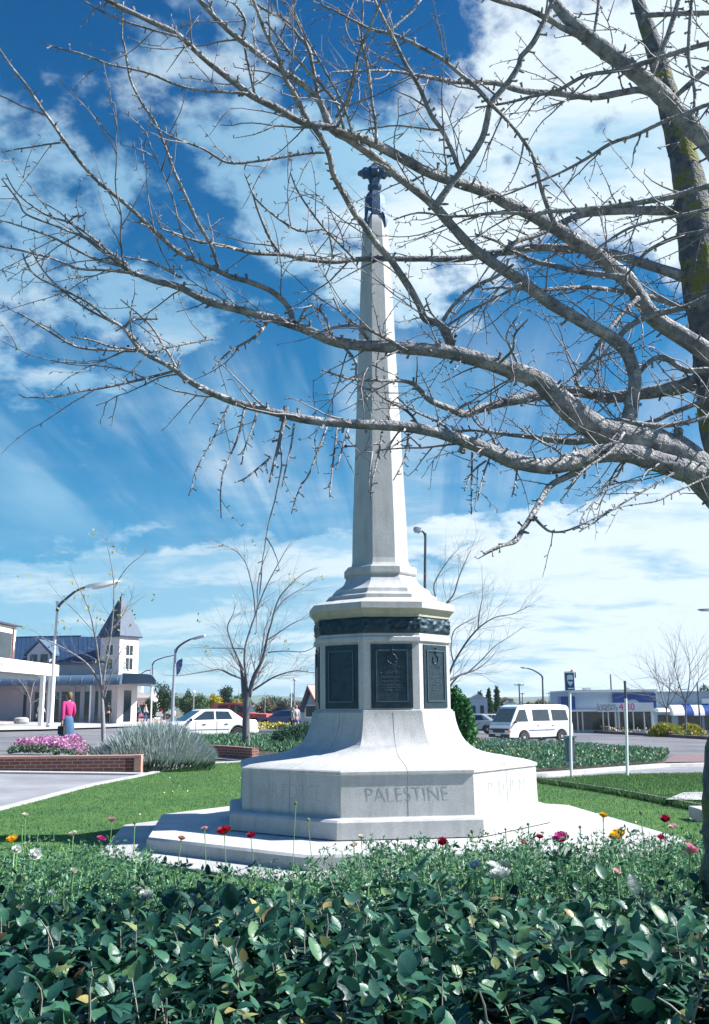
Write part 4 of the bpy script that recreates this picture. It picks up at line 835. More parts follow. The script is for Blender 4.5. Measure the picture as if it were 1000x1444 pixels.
FL = [(316, 1172, 16, 'red', 'large deep red ranunculus bloom standing against the shaded side of the memorial platform'), (354, 1178, 9, 'crimson', 'small half-open crimson ranunculus just right of the large red one'), (624, 1187, 10, 'crimson', 'crimson ranunculus directly below the right end of the carved plinth face'),
      (761, 1180, 9, 'red', 'small dark red ranunculus just left of the magenta bloom'), (791, 1182, 17, 'magenta', 'large magenta ranunculus in the bed right of the memorial'), (790, 1202, 22, 'white', 'big white ranunculus just under the large magenta bloom'),
      (738, 1187, 6, 'peach', 'tiny peach bud beside the small dark red ranunculus'), (938, 1155, 10, 'crimson', 'bright crimson ranunculus highest near the tree trunk'), (932, 1181, 9, 'crimson', 'dark crimson bud below the bright crimson bloom near the trunk'), (973, 1198, 20, 'pink', 'large pink ranunculus beside the tree trunk'),
      (871, 1178, 19, 'yellow', 'large golden yellow ranunculus right of the memorial'), (851, 1150, 10, 'yellow', 'small yellow ranunculus standing above the larger golden one'), (904, 1147, 8, 'bud', 'tall pale green bud on the lawn side of the bed near the trunk'), (949, 1166, 9, 'palepink', 'flat pale pink bloom between two crimson ones near the trunk'),
      (705, 1234, 24, 'white', 'largest white ranunculus cluster, lowest bloom'), (697, 1222, 17, 'white', 'white ranunculus at the left of the white cluster'), (713, 1220, 12, 'cream', 'cream ranunculus on top of the white cluster'), (669, 1220, 12, 'white', 'white ranunculus left of the white cluster'), (583, 1234, 9, 'white', 'white ranunculus low in the middle of the bed'),
      (510, 1180, 9, 'cream', 'cream ranunculus left of the carved plinth face, upper of a pair'), (499, 1191, 8, 'cream', 'cream ranunculus lower of the pair near the middle'), (158, 1156, 9, 'pink', 'pink ranunculus at the left edge of the paving rim'), (143, 1183, 10, 'magenta', 'magenta ranunculus below the left pink one'), (103, 1176, 10, 'cream', 'cream ranunculus on the left in front of the lawn shadow'),
      (17, 1184, 13, 'yellow', 'orange yellow ranunculus at the far left edge'), (24, 1198, 10, 'white', 'white ranunculus under the orange yellow one at the left edge'), (50, 1205, 13, 'white', 'larger white ranunculus low on the left'), (36, 1149, 7, 'cream', 'little cream bud highest at the far left'), (288, 1169, 8, 'palepink', 'pale pink bud just left of the large red bloom'),
      (256, 1182, 9, 'peach', 'peach ranunculus against the white platform edge'), (31, 1166, 5, 'bud', 'green bud below the little cream one at far left'), (190, 1161, 6, 'bud', 'green bud in front of the shaded paving at left'), (417, 1133, 7, 'bud', 'tall bud on a long stem in front of the shaded plinth'), (435, 1157, 7, 'bud', 'bud on a slanting stem right of the tallest bud'),
      (561, 1184, 7, 'bud', 'bud at the foot of the carved plinth face'), (580, 1182, 6, 'bud', 'greenish bud right beside the one at the plinth foot'), (666, 1173, 7, 'bud', 'bud before the right corner of the plinth step'), (745, 1163, 6, 'bud', 'dark bud against the sunlit plinth side'), (713, 1170, 5, 'bud', 'small bud before the sunlit plinth corner'),
      (818, 1167, 6, 'bud', 'bud against the sunlit paving right of the magenta bloom'), (870, 1229, 9, 'palepink', 'drooping pale bud low in front of the yellow bloom'), (195, 1254, 8, 'white', 'white ranunculus low on the left above the hedge'), (206, 1262, 14, 'white', 'broken white bloom lying open on the hedge top'), (272, 1263, 7, 'white', 'white bloom low behind the hedge, right of the broken one'), (273, 1268, 8, 'cream', 'cream bloom touching the low white one'),
      (73, 1259, 7, 'white', 'white bud low at left near the hedge'), (104, 1228, 7, 'cream', 'cream bud in the left foliage below the larger cream bloom'), (876, 1170, 7, 'bud', 'bud beside the golden yellow bloom'), (962, 1168, 6, 'bud', 'bud left of the tree trunk above the pink bloom'), (519, 1249, 7, 'white', 'white bud low in the middle by the hedge')]
rnd = random.Random(21)
for (px, py, s_, kind, lab) in FL:
    tn = -ray(px, py).z / ray(px, py).y; D = max(3.35, min(rnd.uniform(6.2, 7.2), .20 / max(.01, tn - .098))); c = P(px, py, D); r = wpx(s_, c) * .74; base = Vector((c.x + rnd.uniform(-.05, .05), c.y + rnd.uniform(-.04, .04), .34 - .05 * (c.y - 3.3) - .01))
    t = thing('ranunculus', lab, 'flower', base, 'ranunculus flowers in the bed'); tm = Matrix.Rotation(rnd.uniform(-.5, .9), 3, 'X') @ Matrix.Rotation(rnd.uniform(-.4, .4), 3, 'Y')
    mb = MB(); q = c - tm @ Vector((0, 0, r * .35)); mb.tube([base, base.lerp(q, .5) + Vector((rnd.uniform(-.02, .02), 0, 0)), base.lerp(q, .9), q], [.0035, .003, .0026, .004], 6); mb.build('stem', M['fstem'], t)
    leaves('bloom', *bloom_mesh(c, r, tm, kind, rnd), M['p_' + kind], t, fold=.35, curl=-.35)
    if r > .02 and kind in ('yellow', 'red', 'white', 'pink'):
        MB().lathe(c - Z * r * .1, [(.002, 0), (r * .3, r * .1), (r * .32, r * .35), (.002, r * .55)], 8).build('flower_centre', M['p_bud'], t)

# ---------------------------------------------------------------- beds further off
def bedmass(name, label, cat, poly, n, h, L_, W_, mt, base=0.0, vert=.6, seed=0, ht=None):
    X, Y = scatter(poly, n); m_ = len(X); gz = gv(X, Y); top = np.array([1 + .35 * noise.noise(Vector((a * 1.7, b * 1.7, seed))) for a, b in zip(X, Y)]) * h
    if ht is not None: top *= ht(X, Y)
    Zz = gz + base + top * rng.uniform(.25, 1, m_) ** .6; A = rng.normal(size=(m_, 3)); A[:, 2] = np.abs(A[:, 2]) + vert
    o = cards(name, np.stack([X, Y, Zz], 1), rng.uniform(.6, 1.2, m_) * L_, W_, mt, A=A); return tag(o, label, cat, kind='stuff')
M['cover'] = ramp_mat('groundcover_leaf', [(0, (.03, .10, .05)), (.4, (.06, .17, .08)), (.8, (.10, .23, .12)), (1, (.20, .30, .22))], .5, .35, .2)
M['coverblue'] = ramp_mat('bluish_leaf', [(0, (.08, .14, .15)), (.5, (.14, .22, .22)), (1, (.24, .32, .34))], .6, .3, .2)
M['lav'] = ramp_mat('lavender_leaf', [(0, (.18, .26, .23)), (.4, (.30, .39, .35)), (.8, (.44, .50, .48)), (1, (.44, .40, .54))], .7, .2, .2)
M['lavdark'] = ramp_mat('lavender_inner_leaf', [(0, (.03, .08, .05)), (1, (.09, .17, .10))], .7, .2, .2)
M['pinkfl'] = ramp_mat('pink_flower', [(0, (.42, .14, .32)), (.5, (.55, .26, .44)), (1, (.66, .45, .58))], .6, .2, .3)
M['whitefl'] = ramp_mat('white_flower', [(0, (.6, .62, .55)), (1, (.85, .84, .8))], .6, .2, .2)
M['yelfl'] = ramp_mat('yellow_flower', [(0, (.75, .48, .02)), (.6, (.85, .62, .05)), (.8, (.8, .75, .5)), (1, (.6, .2, .05))], .6, .2, .2)
M['mixfl'] = ramp_mat('mixed_flower', [(0, (.75, .10, .06)), (.3, (.85, .55, .05)), (.6, (.85, .82, .75)), (1, (.70, .25, .25))], .6, .2, .2)
xy = lambda pts: [(p.x, p.y) for p in pts]
def shift(pts, dy): return [(p.x, p.y + dy) for p in pts]
# right-hand bed of ground cover
rb = xy(Gs((600, 1093), (700, 1095), (760, 1093.5), (850, 1087), (934, 1080), (944, 1068), (850, 1060), (760, 1054), (660, 1050), (600, 1050)))
sheet = ribbon(Gs((600, 1091), (700, 1093), (760, 1091), (850, 1085), (935, 1078)), Gs((600, 1050), (660, 1051), (760, 1055), (850, 1061), (944, 1068)), .03, 40, 10)
tag(sheet.build('garden_bed_soil', M['soil'], recalc=False), kind='structure')
bedmass('ground_cover', 'low dark green ground cover filling the bed between the lawn path and the road', 'ground cover', rb, 42000, .27, .12, .055, M['cover'], seed=2)
bedmass('silver_ground_cover', 'patches of bluish silver foliage along the road edge of the right-hand bed', 'ground cover', xy(Gs((690, 1066), (760, 1063), (860, 1066), (860, 1060), (760, 1053), (690, 1052))), 2600, .32, .10, .04, M['coverblue'], seed=5)
bedmass('bedding_flowers', 'scattered small orange and white flowers in the right-hand bed', 'flowers', rb, 700, .34, .055, .05, M['mixfl'], seed=2)
# planter wall on the left with pink flowers
A0, A1 = G(-40, 1089), G(190, 1092); 
pl_ = thing('brick_planter', 'low red brick planter wall at the left with a pale brick end pier', 'planter', A1)
u = (A1 - A0); u.z = 0; u.normalize(); nn = Vector((u.y, -u.x, 0))
hW = P(150, 1067, A1.y).z - A1.z
mb = MB(); mb.fbox(A1, u, Z, nn, (-9.5, -.0), (-.1, hW - .03), (-.22, 0)); mb.fbox(A1, -nn, Z, u, (0, 2.4), (-.1, hW - .04), (-.22, .0)); mb.build('wall', M['brick'], pl_, flat=True, uvbox=True)
mb = MB(); mb.fbox(A1, u, Z, nn, (-9.5, .0), (hW - .03, hW + .03), (-.23, .015)); mb.build('coping', M['brick_light'], pl_, flat=True, bevel=.01)
mb = MB(); mb.fbox(A1, u, Z, nn, (-.02, .14), (-.1, hW + .035), (-.23, .02)); mb.build('end_pier', M['brick_light'], pl_, flat=True, bevel=.01)
tag(strip([A0 + nn * .25, A1 + nn * .25 + u * .3], .4, .05).build('planter_kerb', M['kerb'], flat=True), kind='structure')
soil = [A1 - nn * .2, A1 - u * 9 - nn * .2, A1 - u * 9 - nn * 2.4, A1 - nn * 2.4]
mb = MB(); mb.prism([Vector((p.x, p.y, g(A1.x, A1.y) + .0)) for p in soil], Vector((0, 0, hW - .08))); tag(mb.build('planter_soil', M['soil'], flat=True), kind='structure')
def slice_poly(px0, px1, y0, y1): # strip of the planter between two photo columns
    a = G(px0, 1085); b_ = G(px1, 1085); return [(a.x, A1.y + y0), (b_.x, A1.y + y0), (b_.x * (A1.y + y1) / A1.y, A1.y + y1), (a.x * (A1.y + y1) / A1.y, A1.y + y1)]
fm = lambda X, Y: np.clip((np.minimum((X - X.min()), (X.max() - X)) / .7), .25, 1)
bedmass('pink_flowers', 'mass of small pink flowers in the left brick planter', 'flowers', slice_poly(30, 142, .3, 1.9), 7000, .42, .06, .05, M['pinkfl'], base=hW - .12, vert=.3, seed=7, ht=fm)
bedmass('pink_flower_leaves', 'green leaves under the pink flowers in the planter', 'flower foliage', slice_poly(28, 150, .15, 1.9), 4000, .28, .09, .03, M['cover'], base=hW - .12, seed=7, ht=fm)
# lavender bush spilling past the end of the wall
lb = G(225, 1092); lav = thing('lavender_bush', 'wide spiky grey green lavender bush spilling beside the brick planter', 'shrub', (lb.x, lb.y + .9, lb.z))
n = 15000; C = []; A = []
for i in range(n):
    t = rnd.uniform(0, 2 * math.pi); q = math.sqrt(rnd.random()); x = lb.x - .42 + 1.38 * q * math.cos(t); y = lb.y + 1.35 + 1.15 * q * math.sin(t); hh = 1.12 * (1 - .75 * q ** 2.2) * (1 + .12 * noise.noise(Vector((x * 3, y * 3, 0)))) * (1 - .14 * smooth(0, -2, x - lb.x))
    z = g(x, y) + hh * rnd.uniform(.35, 1) ** .7 * .86; C.append((x, y, z)); A.append((.75 * q * math.cos(t) + rnd.gauss(.05, .22), .75 * q * math.sin(t) + rnd.gauss(0, .22), 1.0))
C = np.array(C); A = np.array(A); cards('spikes', C, rng.uniform(.16, .34, n), .016, M['lav'], lav, A=A)
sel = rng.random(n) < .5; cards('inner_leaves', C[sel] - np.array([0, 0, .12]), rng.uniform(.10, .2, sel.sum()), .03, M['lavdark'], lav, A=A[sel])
# middle bed with its own low brick wall
B0, B1, B2 = G(290, 1072), G(320, 1074), G(358, 1071)
w2 = thing('brick_garden_wall', 'short low curved red brick wall in front of the middle bare tree', 'garden wall', B1)
pts2 = [G(255, 1070), G(290, 1069), G(325, 1071.5), G(360, 1075)]
strip(pts2, .22, P(300, 1053, B1.y).z - B1.z - .02, n=30).build('wall', M['brick'], w2, flat=True, uvbox=True)
tag(strip([p - Vector((0, .35, 0)) for p in pts2], .4, .06).build('bed_kerb', M['kerb'], flat=True), kind='structure')
mid = xy(Gs((255, 1067), (330, 1069), (420, 1072), (470, 1070), (470, 1050), (420, 1048), (350, 1047), (260, 1049)))
bedmass('bed_plants', 'leafy green bulbs and low plants round the middle bare tree', 'plants', mid, 8000, .34, .17, .035, M['cover'], seed=4, vert=1.4)
tag(ribbon(Gs((250, 1072), (330, 1073), (470, 1075)), Gs((250, 1048), (350, 1046.5), (470, 1048)), .04, 30, 8).build('middle_bed_soil', M['soil'], recalc=False), kind='structure')
tag(strip(Gs((250, 1047), (350, 1045), (420, 1046), (470, 1047)), .3, .1).build('middle_kerb', M['pinkpave'], flat=True, uvbox=True), kind='structure')
db = G(425, 1062); M['dkleaf'] = ramp_mat('dark_shrub_leaf', [(0, (.02, .06, .045)), (.6, (.04, .11, .07)), (1, (.09, .18, .12))], .6, .3, .2)
def shrub(name, label, c, rx, ry, h, mt, n, L_, W_, cat='shrub', up_=.5, group=None):
    t = thing(name, label, cat, c, group); d = rng.normal(size=(n, 3)); d[:, 2] = np.abs(d[:, 2]); d /= np.linalg.norm(d, axis=1, keepdims=True); rr = rng.uniform(.55, 1, n) ** .6
    bump_ = np.array([1 + .22 * noise.noise(Vector(tuple(q * 2.5)) + Vector((c[0], c[1], 0))) for q in d]); Cc = np.array(c) + d * (rr * bump_)[:, None] * np.array([rx, ry, h]) * np.array([1, 1, .92])
    A_ = d + rng.normal(size=(n, 3)) * .5; A_[:, 2] += up_; cards('leaves', Cc, rng.uniform(.6, 1.2, n) * L_, W_, mt, t, A=A_)
    mb = MB()
    for k in range(5):
        a = k * 1.3; mb.tube([Vector(c), Vector(c) + Vector((math.cos(a) * rx * .3, math.sin(a) * ry * .3, h * .5))], [.03 * h, .012 * h], 5)
    mb.build('stems', M['twigd'], t); return t
M['twigd'] = mat('dark_twig', (.13, .11, .10), .85, var=.2)
shrub('dark_shrub', 'rounded dark blue green shrub against the left side of the memorial base', (db.x - .05, db.y + .6, db.z), 1.15, .9, 1.08, M['dkleaf'], 7000, .13, .03)
# island of yellow flowers
yi = Gs((352, 1033), (400, 1034), (450, 1036)); yj = Gs((352, 1022), (400, 1022), (450, 1022))
tag(strip(yi, .3, .15).build('island_kerb', M['kerb'], flat=True), kind='structure')
bedmass('yellow_flowers', 'bands of yellow, white and red flowers on the island behind the road', 'flowers', xy(yi + yj[::-1]), 4200, .42, .15, .11, M['yelfl'], vert=.3, seed=6)
bedmass('island_leaves', 'green leaves below the yellow island flowers', 'flower foliage', xy(yi + yj[::-1]), 6000, .36, .22, .06, M['cover'], seed=6)
# white flowers by the shops
wf = Gs((-80, 1014), (60, 1014), (140, 1015)); wg = Gs((-80, 1009), (60, 1009), (140, 1010))
bedmass('white_flowers', 'row of white flowers in front of the shop verandas', 'flowers', xy(wf + wg[::-1]), 4500, .5, .2, .16, M['whitefl'], vert=.3, seed=8)
wf = Gs((140, 1016), (205, 1016)); wg = Gs((140, 1010.5), (205, 1010.5))
bedmass('rose_flowers', 'row of pink flowers in front of the corner tower shop', 'flowers', xy(wf + wg[::-1]), 1300, .6, .2, .16, M['pinkfl'], vert=.3, seed=8)
# border along the far side of the right-hand road
rk = Gs((690, 1031), (757, 1031), (820, 1033), (900, 1037), (1000, 1043), (1100, 1048)); rk2 = [p + Vector((0, 1.6, 0)) for p in rk]
tag(strip(rk, .35, .22).build('far_kerb', M['darkpave'], flat=True, uvbox=True), kind='structure')
bedmass('border_flowers', 'thin line of red, yellow and white flowers on the far kerb of the right-hand road', 'flowers', xy(rk + rk2[::-1]), 2600, .5, .16, .13, M['mixfl'], vert=.3, seed=3)
bedmass('border_leaves', 'low green leaves under the flowers on the far kerb', 'flower foliage', xy(rk + rk2[::-1]), 5000, .42, .2, .06, M['cover'], seed=3)
# yellow-green domed shrubs
M['goldleaf'] = ramp_mat('golden_leaf', [(0, (.16, .20, .03)), (.5, (.34, .34, .05)), (1, (.50, .46, .10))], .6, .3, .2)
for (px, w_, h_, lab) in ((938, 46, 19, 'golden green domed shrub beside the showroom, left one of the pair'), (972, 42, 17, 'golden green domed shrub right one of the pair, nearer the awnings')):
    b = P(px, 1030, G(px, 1040).y + 2.2); b.z = g(b.x, b.y); b.y -= 2; s_ = wpx(1, b); shrub('golden_shrub', lab, (b.x, b.y + 2, b.z), w_ * s_ / 2, w_ * s_ / 2.4, h_ * s_ * 1.05, M['goldleaf'], 5000, .22, .09, group='golden shrubs by the showroom')

# ---------------------------------------------------------------- bare street trees
def sway(pts, D, dd=0.0, w0=None):
    out = []
    for i, (x, y, w_) in enumerate(pts): p = P(x, y, D + dd * i / (len(pts) - 1)); out.append((p.x, p.y, p.z, wpx(w_, p) / 2 * (.78 if w_ > 7 else .62)))
    return out
def baretree(name, label, base_px, D, limbs, trunkpts, bk='bark', ntw=60, tl=(1.0, 2.2), seed=1, tr=.012, grp=None, leaf=None, lv=3):
    rnd = random.Random(seed); b = P(*base_px, D); b.z = g(b.x, b.y); t = thing(name, label, 'tree', b, grp)
    def mk(pts, nm, dd, n=8):
        q = cr_spline(sway(pts, D, dd), 4); mb = MB(); mb.tube([Vector(p[:3]) for p in q], [p[3] for p in q], n)
        return mb, q
    mb, q = mk(trunkpts, 'trunk', 0, 10); mb.build('trunk', M[bk], t, sharp=180)
    tw_ = MB(); LV = []
    def rec(p, d, ln, r, lev):
        n = 5; pts = [p]; rad = [r]; q = p; d = d.normalized()
        for i in range(n):
            d = (d + Vector((rnd.gauss(0, .12), rnd.gauss(0, .12), rnd.gauss(.05, .1)))).normalized(); q = q + d * ln / n; pts.append(q); rad.append(r * (1 - .7 * (i + 1) / n))
            if lev < lv and rnd.random() < .62:
                a = Matrix.Rotation(rnd.uniform(0, 6.28), 3, d) @ d.orthogonal().normalized(); rec(q, d * .8 + a * rnd.uniform(.35, .8), ln * rnd.uniform(.4, .7), rad[-1] * .75, lev + 1)
        tw_.tube(pts, rad, 4 if lev > 0 else 5, cap=False)
        if leaf and rnd.random() < leaf: LV.append(q)
    for k, pts in enumerate(limbs):
        dd = rnd.uniform(-1.2, 1.2); mb, q = mk(pts, 'branch', dd, 7); mb.build('branch', M[bk], t, sharp=180)
        for i in range(2, len(q)):
            if rnd.random() < .6:
                p = Vector(q[i][:3]); d0 = (p - Vector(q[i - 1][:3])).normalized(); a = Matrix.Rotation(rnd.uniform(0, 6.28), 3, d0) @ d0.orthogonal().normalized()
                rec(p, d0 * .8 + a * rnd.uniform(.4, .8), rnd.uniform(*tl), max(tr, q[i][3] * .28), 1)
        p = Vector(q[-1][:3]); rec(p, (p - Vector(q[-3][:3])), rnd.uniform(*tl) * .8, max(tr * .8, q[-1][3]), 1)
    o = tw_.build('twigs', M['finetwig'], t, sharp=180, recalc=False); tag(o, kind='stuff')
    if LV:
        C_ = np.repeat(np.array(LV), 4, 0) + rng.normal(size=(len(LV) * 4, 3)) * .12; cards('remaining_leaves', C_, .13, .06, M['oldleaf'], t)
    return t
M['finetwig'] = mat('fine_grey_twig', (.24, .24, .27), .85, scale=9, col2=(.16, .16, .185))
M['oldleaf'] = ramp_mat('last_yellow_leaf', [(0, (.30, .32, .05)), (.5, (.45, .42, .08)), (1, (.25, .30, .06))], .6, .3, .3)
M['bark2'] = mat('grey_street_bark', (.17, .17, .19), .85, scale=9, col2=(.10, .10, .11), bump=.3)
M['barkpale'] = mat('pale_young_bark', (.30, .28, .29), .8, scale=9, col2=(.18, .175, .18), bump=.3)
baretree('bare_street_tree', 'large bare forked street tree standing between the white car and the memorial', (347, 1056), 33,
    [[(344, 985, 8), (343, 965, 8), (341, 947, 7), (339, 938, 5)], [(348, 985, 8), (347, 960, 7), (345, 935, 5.5), (346, 912, 4.5), (353, 888, 4), (360, 868, 4), (366, 850, 3.5), (376, 826, 3), (388, 803, 2.4), (402, 778, 1.6)],
     [(351, 982, 9), (358, 955, 8), (368, 935, 7), (374, 915, 6), (378, 895, 5), (383, 878, 4), (388, 858, 3.5), (396, 840, 3), (412, 822, 2)], [(354, 975, 5), (368, 966, 4.5), (384, 956, 4), (402, 949, 3), (420, 946, 2.4), (436, 948, 1.6)],
     [(341, 957, 5), (325, 951, 4.5), (310, 944, 4), (295, 946, 3), (272, 950, 2), (252, 953, 1.4)], [(344, 945, 4.5), (335, 927, 4), (326, 905, 3.4), (321, 884, 2.8), (328, 868, 2)], [(364, 852, 3), (363, 830, 3), (369, 800, 2.6), (379, 775, 1.8)],
     [(376, 903, 4), (392, 893, 3.2), (408, 882, 2.6), (424, 874, 1.8)], [(385, 868, 3.4), (397, 850, 3), (412, 838, 2.4), (430, 828, 1.6)], [(360, 866, 3), (358, 840, 3), (353, 815, 2.6), (346, 793, 2.2), (334, 778, 1.8), (320, 770, 1.2)],
     [(366, 938, 4), (370, 915, 4), (373, 890, 3)], [(344, 915, 3), (328, 914, 2.4), (300, 914, 1.6)], [(378, 920, 3), (400, 918, 2.2), (428, 919, 1.8), (444, 912, 1.2)]],
    [(347, 1060, 16), (347, 1040, 14), (347, 1010, 13), (348, 990, 12.5), (349, 975, 12)], 'bark2', tl=(.6, 1.35), seed=5, tr=.005, leaf=.008)
baretree('young_street_tree', 'slender young tree with a few last yellow leaves, growing in the left planter', (147, 1060), 31.5,
    [[(144, 975, 6), (132, 948, 5), (118, 932, 4.2), (100, 920, 3.6), (82, 910, 3), (66, 903, 2)], [(144, 972, 6), (140, 940, 5), (137, 915, 4.5), (133, 892, 4), (128, 868, 3), (120, 846, 2.4), (110, 826, 1.6)], [(145, 972, 6), (148, 945, 5.4), (152, 925, 5), (156, 898, 4.4), (159, 872, 3.6), (161, 845, 3), (160, 815, 2.4), (155, 785, 1.8), (150, 765, 1.2)],
     [(147, 985, 4), (152, 965, 4), (156, 955, 3), (163, 935, 2.4), (172, 915, 1.6)], [(155, 888, 3.2), (165, 880, 2.8), (174, 866, 2.4), (182, 850, 1.4)], [(161, 830, 2.2), (172, 810, 1.8), (185, 795, 1.4), (200, 784, 1)], [(132, 890, 2.6), (112, 868, 2), (96, 852, 1.6), (82, 838, 1)]],
    [(146, 1062, 9), (146, 1040, 8), (145, 1010, 7.5), (144, 985, 7), (143, 972, 6.5)], 'barkpale', tl=(.45, 1.0), seed=8, tr=.0035, leaf=.022)
baretree('small_bare_tree', 'small pale bare tree growing in front of the left shop windows', (42, 1016), 66, [[(43, 990, 2.4), (38, 975, 2), (30, 962, 1.6), (22, 955, 1)], [(43, 988, 2.4), (46, 970, 2), (52, 955, 1.6), (60, 948, 1)], [(43, 993, 2), (55, 985, 1.6), (66, 975, 1)]], [(42, 1018, 3), (43, 1000, 2.8), (43, 988, 2.6)], 'barkpale', tl=(.8, 1.8), seed=3, tr=.012)
baretree('bare_tree_behind_memorial', 'large bare tree whose branches show to the right of the memorial', (612, 1040), 30,
    [[(618, 985, 8), (630, 960, 6), (640, 935, 5), (655, 910, 4.5), (668, 893, 4), (682, 880, 3.2), (700, 870, 2.4), (722, 866, 1.8), (740, 858, 1.2)], [(614, 975, 8), (618, 930, 6), (622, 890, 5), (628, 855, 4.5), (640, 838, 4), (647, 815, 3), (655, 795, 2.2), (664, 775, 1.4)], [(622, 985, 6), (645, 955, 4), (660, 948, 3.4), (680, 930, 2.8), (697, 912, 2), (715, 900, 1.2)],
     [(630, 962, 5), (648, 952, 4), (672, 944, 3), (690, 930, 2), (700, 918, 1.4)], [(674, 888, 3), (676, 865, 2.6), (680, 845, 1.6)], [(622, 890, 4), (616, 850, 3.4), (612, 826, 3), (622, 805, 2.4), (634, 788, 1.4)], [(632, 850, 3), (652, 840, 2.4), (672, 834, 1.4)], [(640, 935, 3), (636, 915, 3), (640, 890, 2.4), (656, 878, 1.6)]],
    [(612, 1045, 15), (613, 1020, 14), (615, 990, 12), (616, 975, 10)], 'bark2', tl=(.6, 1.4), seed=12, tr=.005)
for (px, py, D, k, sd_, lab) in ((967, 1030, 74, 1.0, 4, 'tall bare tree behind the golden shrubs, right one'), (940, 1030, 76, .75, 6, 'leaning bare tree behind the golden shrubs, left one')):
    limbs = [[(px + a * k, py - b_ * k, w_) for a, b_, w_ in q] for q in ([(0, 38, 3), (-6, 55, 2.6), (-12, 75, 2), (-16, 92, 1.2)], [(0, 38, 3), (4, 60, 2.6), (6, 80, 2), (5, 100, 1.2)], [(0, 42, 2.6), (12, 60, 2), (22, 78, 1.2)], [(-3, 45, 2.4), (-22, 58, 1.8), (-40, 72, 1.2)])]
    baretree('bare_tree', lab, (px, py), D, limbs, [(px, py + 2, 4), (px, py - 20, 3.4), (px, py - 40 * k, 3)], 'bark2', tl=(1.5, 3.4), seed=sd_, tr=.02)

# ---------------------------------------------------------------- evergreens and far trees
def leafy(name, label, px, py, D, hpx, wpx_, stops, n=2600, conical=False, grp=None, L_=None):
    b = P(px, py, D); b.z = g(b.x, b.y); s_ = wpx(1, b); h = hpx * s_; rx = wpx_ * s_ / 2; t = thing(name, label, 'tree', b, grp); rnd = random.Random(int(px * 3 + D))
    mt = ramp_mat(name + '_leaf', stops, .7, .25, .2); nb = 15; cl = []
    for k in range(nb):
        if conical: f = k / nb; a = rnd.uniform(0, 6.28); q = (1 - f) * .6; cl.append((math.cos(a) * rx * q, math.sin(a) * rx * q, h * (.12 + .8 * f), rx * (.6 * (1 - f) + .12), h * .13))
        else: a = rnd.uniform(0, 6.28); q = math.sqrt(rnd.random()) * .65; cl.append((math.cos(a) * rx * q, math.sin(a) * rx * q, h * rnd.uniform(.3, .78), rx * rnd.uniform(.3, .5), h * rnd.uniform(.14, .24)))
    Cc = []
    for (x, y, z, r1, r2) in cl:
        m_ = n // nb; d = rng.normal(size=(m_, 3)); d /= np.linalg.norm(d, axis=1, keepdims=True); rr = rng.uniform(.5, 1.1, m_)[:, None]; Cc.append(np.array([b.x + x, b.y + y, b.z + z]) + d * rr * np.array([r1, r1, r2]))
    Cc = np.concatenate(Cc); lz = L_ or max(.12, 3.2 * s_); cards('crown', Cc, rng.uniform(.6, 1.3, len(Cc)) * lz, lz * .5, mt, t)
    mb = MB(); mb.tube([b, b + Z * h * .4, b + Z * h * .8], [h * .03, h * .02, h * .006], 7)
    for k in range(4): a = k * 1.6; mb.tube([b + Z * h * (.25 + .1 * k), b + Vector((math.cos(a) * rx * .5, math.sin(a) * rx * .5, h * (.45 + .1 * k)))], [h * .012, h * .004], 5)
    mb.build('trunk', M['twigd'], t); return t
dk = [(0, (.015, .045, .025)), (.6, (.03, .08, .045)), (1, (.07, .13, .06))]; md = [(0, (.04, .09, .04)), (.6, (.08, .15, .07)), (1, (.16, .22, .10))]; yl = [(0, (.30, .26, .03)), (.6, (.55, .45, .04)), (1, (.35, .35, .08))]
br = [(0, (.10, .08, .06)), (.5, (.17, .14, .10)), (1, (.22, .20, .12))]; lf = [(0, (.02, .09, .035)), (.5, (.04, .15, .055)), (1, (.10, .24, .09))]
leafy('evergreen_bush', 'dense fresh green evergreen bush standing close behind the right side of the memorial', 646, 1055, 24, 134, 46, lf, 12000, L_=.13)
leafy('dark_tree', 'dark green tree just left of the banner lamp post', 232, 1012, 110, 62, 34, dk, grp='trees in the far background')
leafy('green_bush_tree', 'dark bush at the corner beyond the rounded awning', 212, 1016, 95, 34, 22, dk, grp='trees in the far background')
leafy('tall_green_tree', 'mid green tree behind the bonnet of the white saloon', 282, 1010, 105, 42, 46, md, 3200, grp='trees in the far background')
leafy('dark_tree', 'darker tree left of the mid green one behind the white saloon', 262, 1010, 118, 44, 22, dk, grp='trees in the far background')
leafy('wattle_tree', 'tree of bright yellow blossom above the roof of the white saloon', 303, 1008, 135, 36, 26, yl, grp='trees in the far background')
leafy('dark_pine', 'dark pine tree right of the yellow wattle', 318, 1008, 150, 44, 24, dk, grp='trees in the far background')
leafy('wattle_tree', 'smaller yellow blossom tree just left of the big bare trunk', 334, 1008, 130, 28, 16, yl, grp='trees in the far background')
leafy('brown_tree', 'bare brown tree beyond the red truck', 374, 1010, 120, 34, 36, br, 3000, grp='trees in the far background')
leafy('grey_green_tree', 'grey green tree behind the two people on the island', 398, 1012, 112, 34, 34, [(0, (.07, .10, .08)), (1, (.17, .20, .16))], 3000, grp='trees in the far background')
leafy('small_tree', 'dark little tree behind the red roofed house', 434, 1002, 70, 38, 12, dk, grp='trees in the far background')
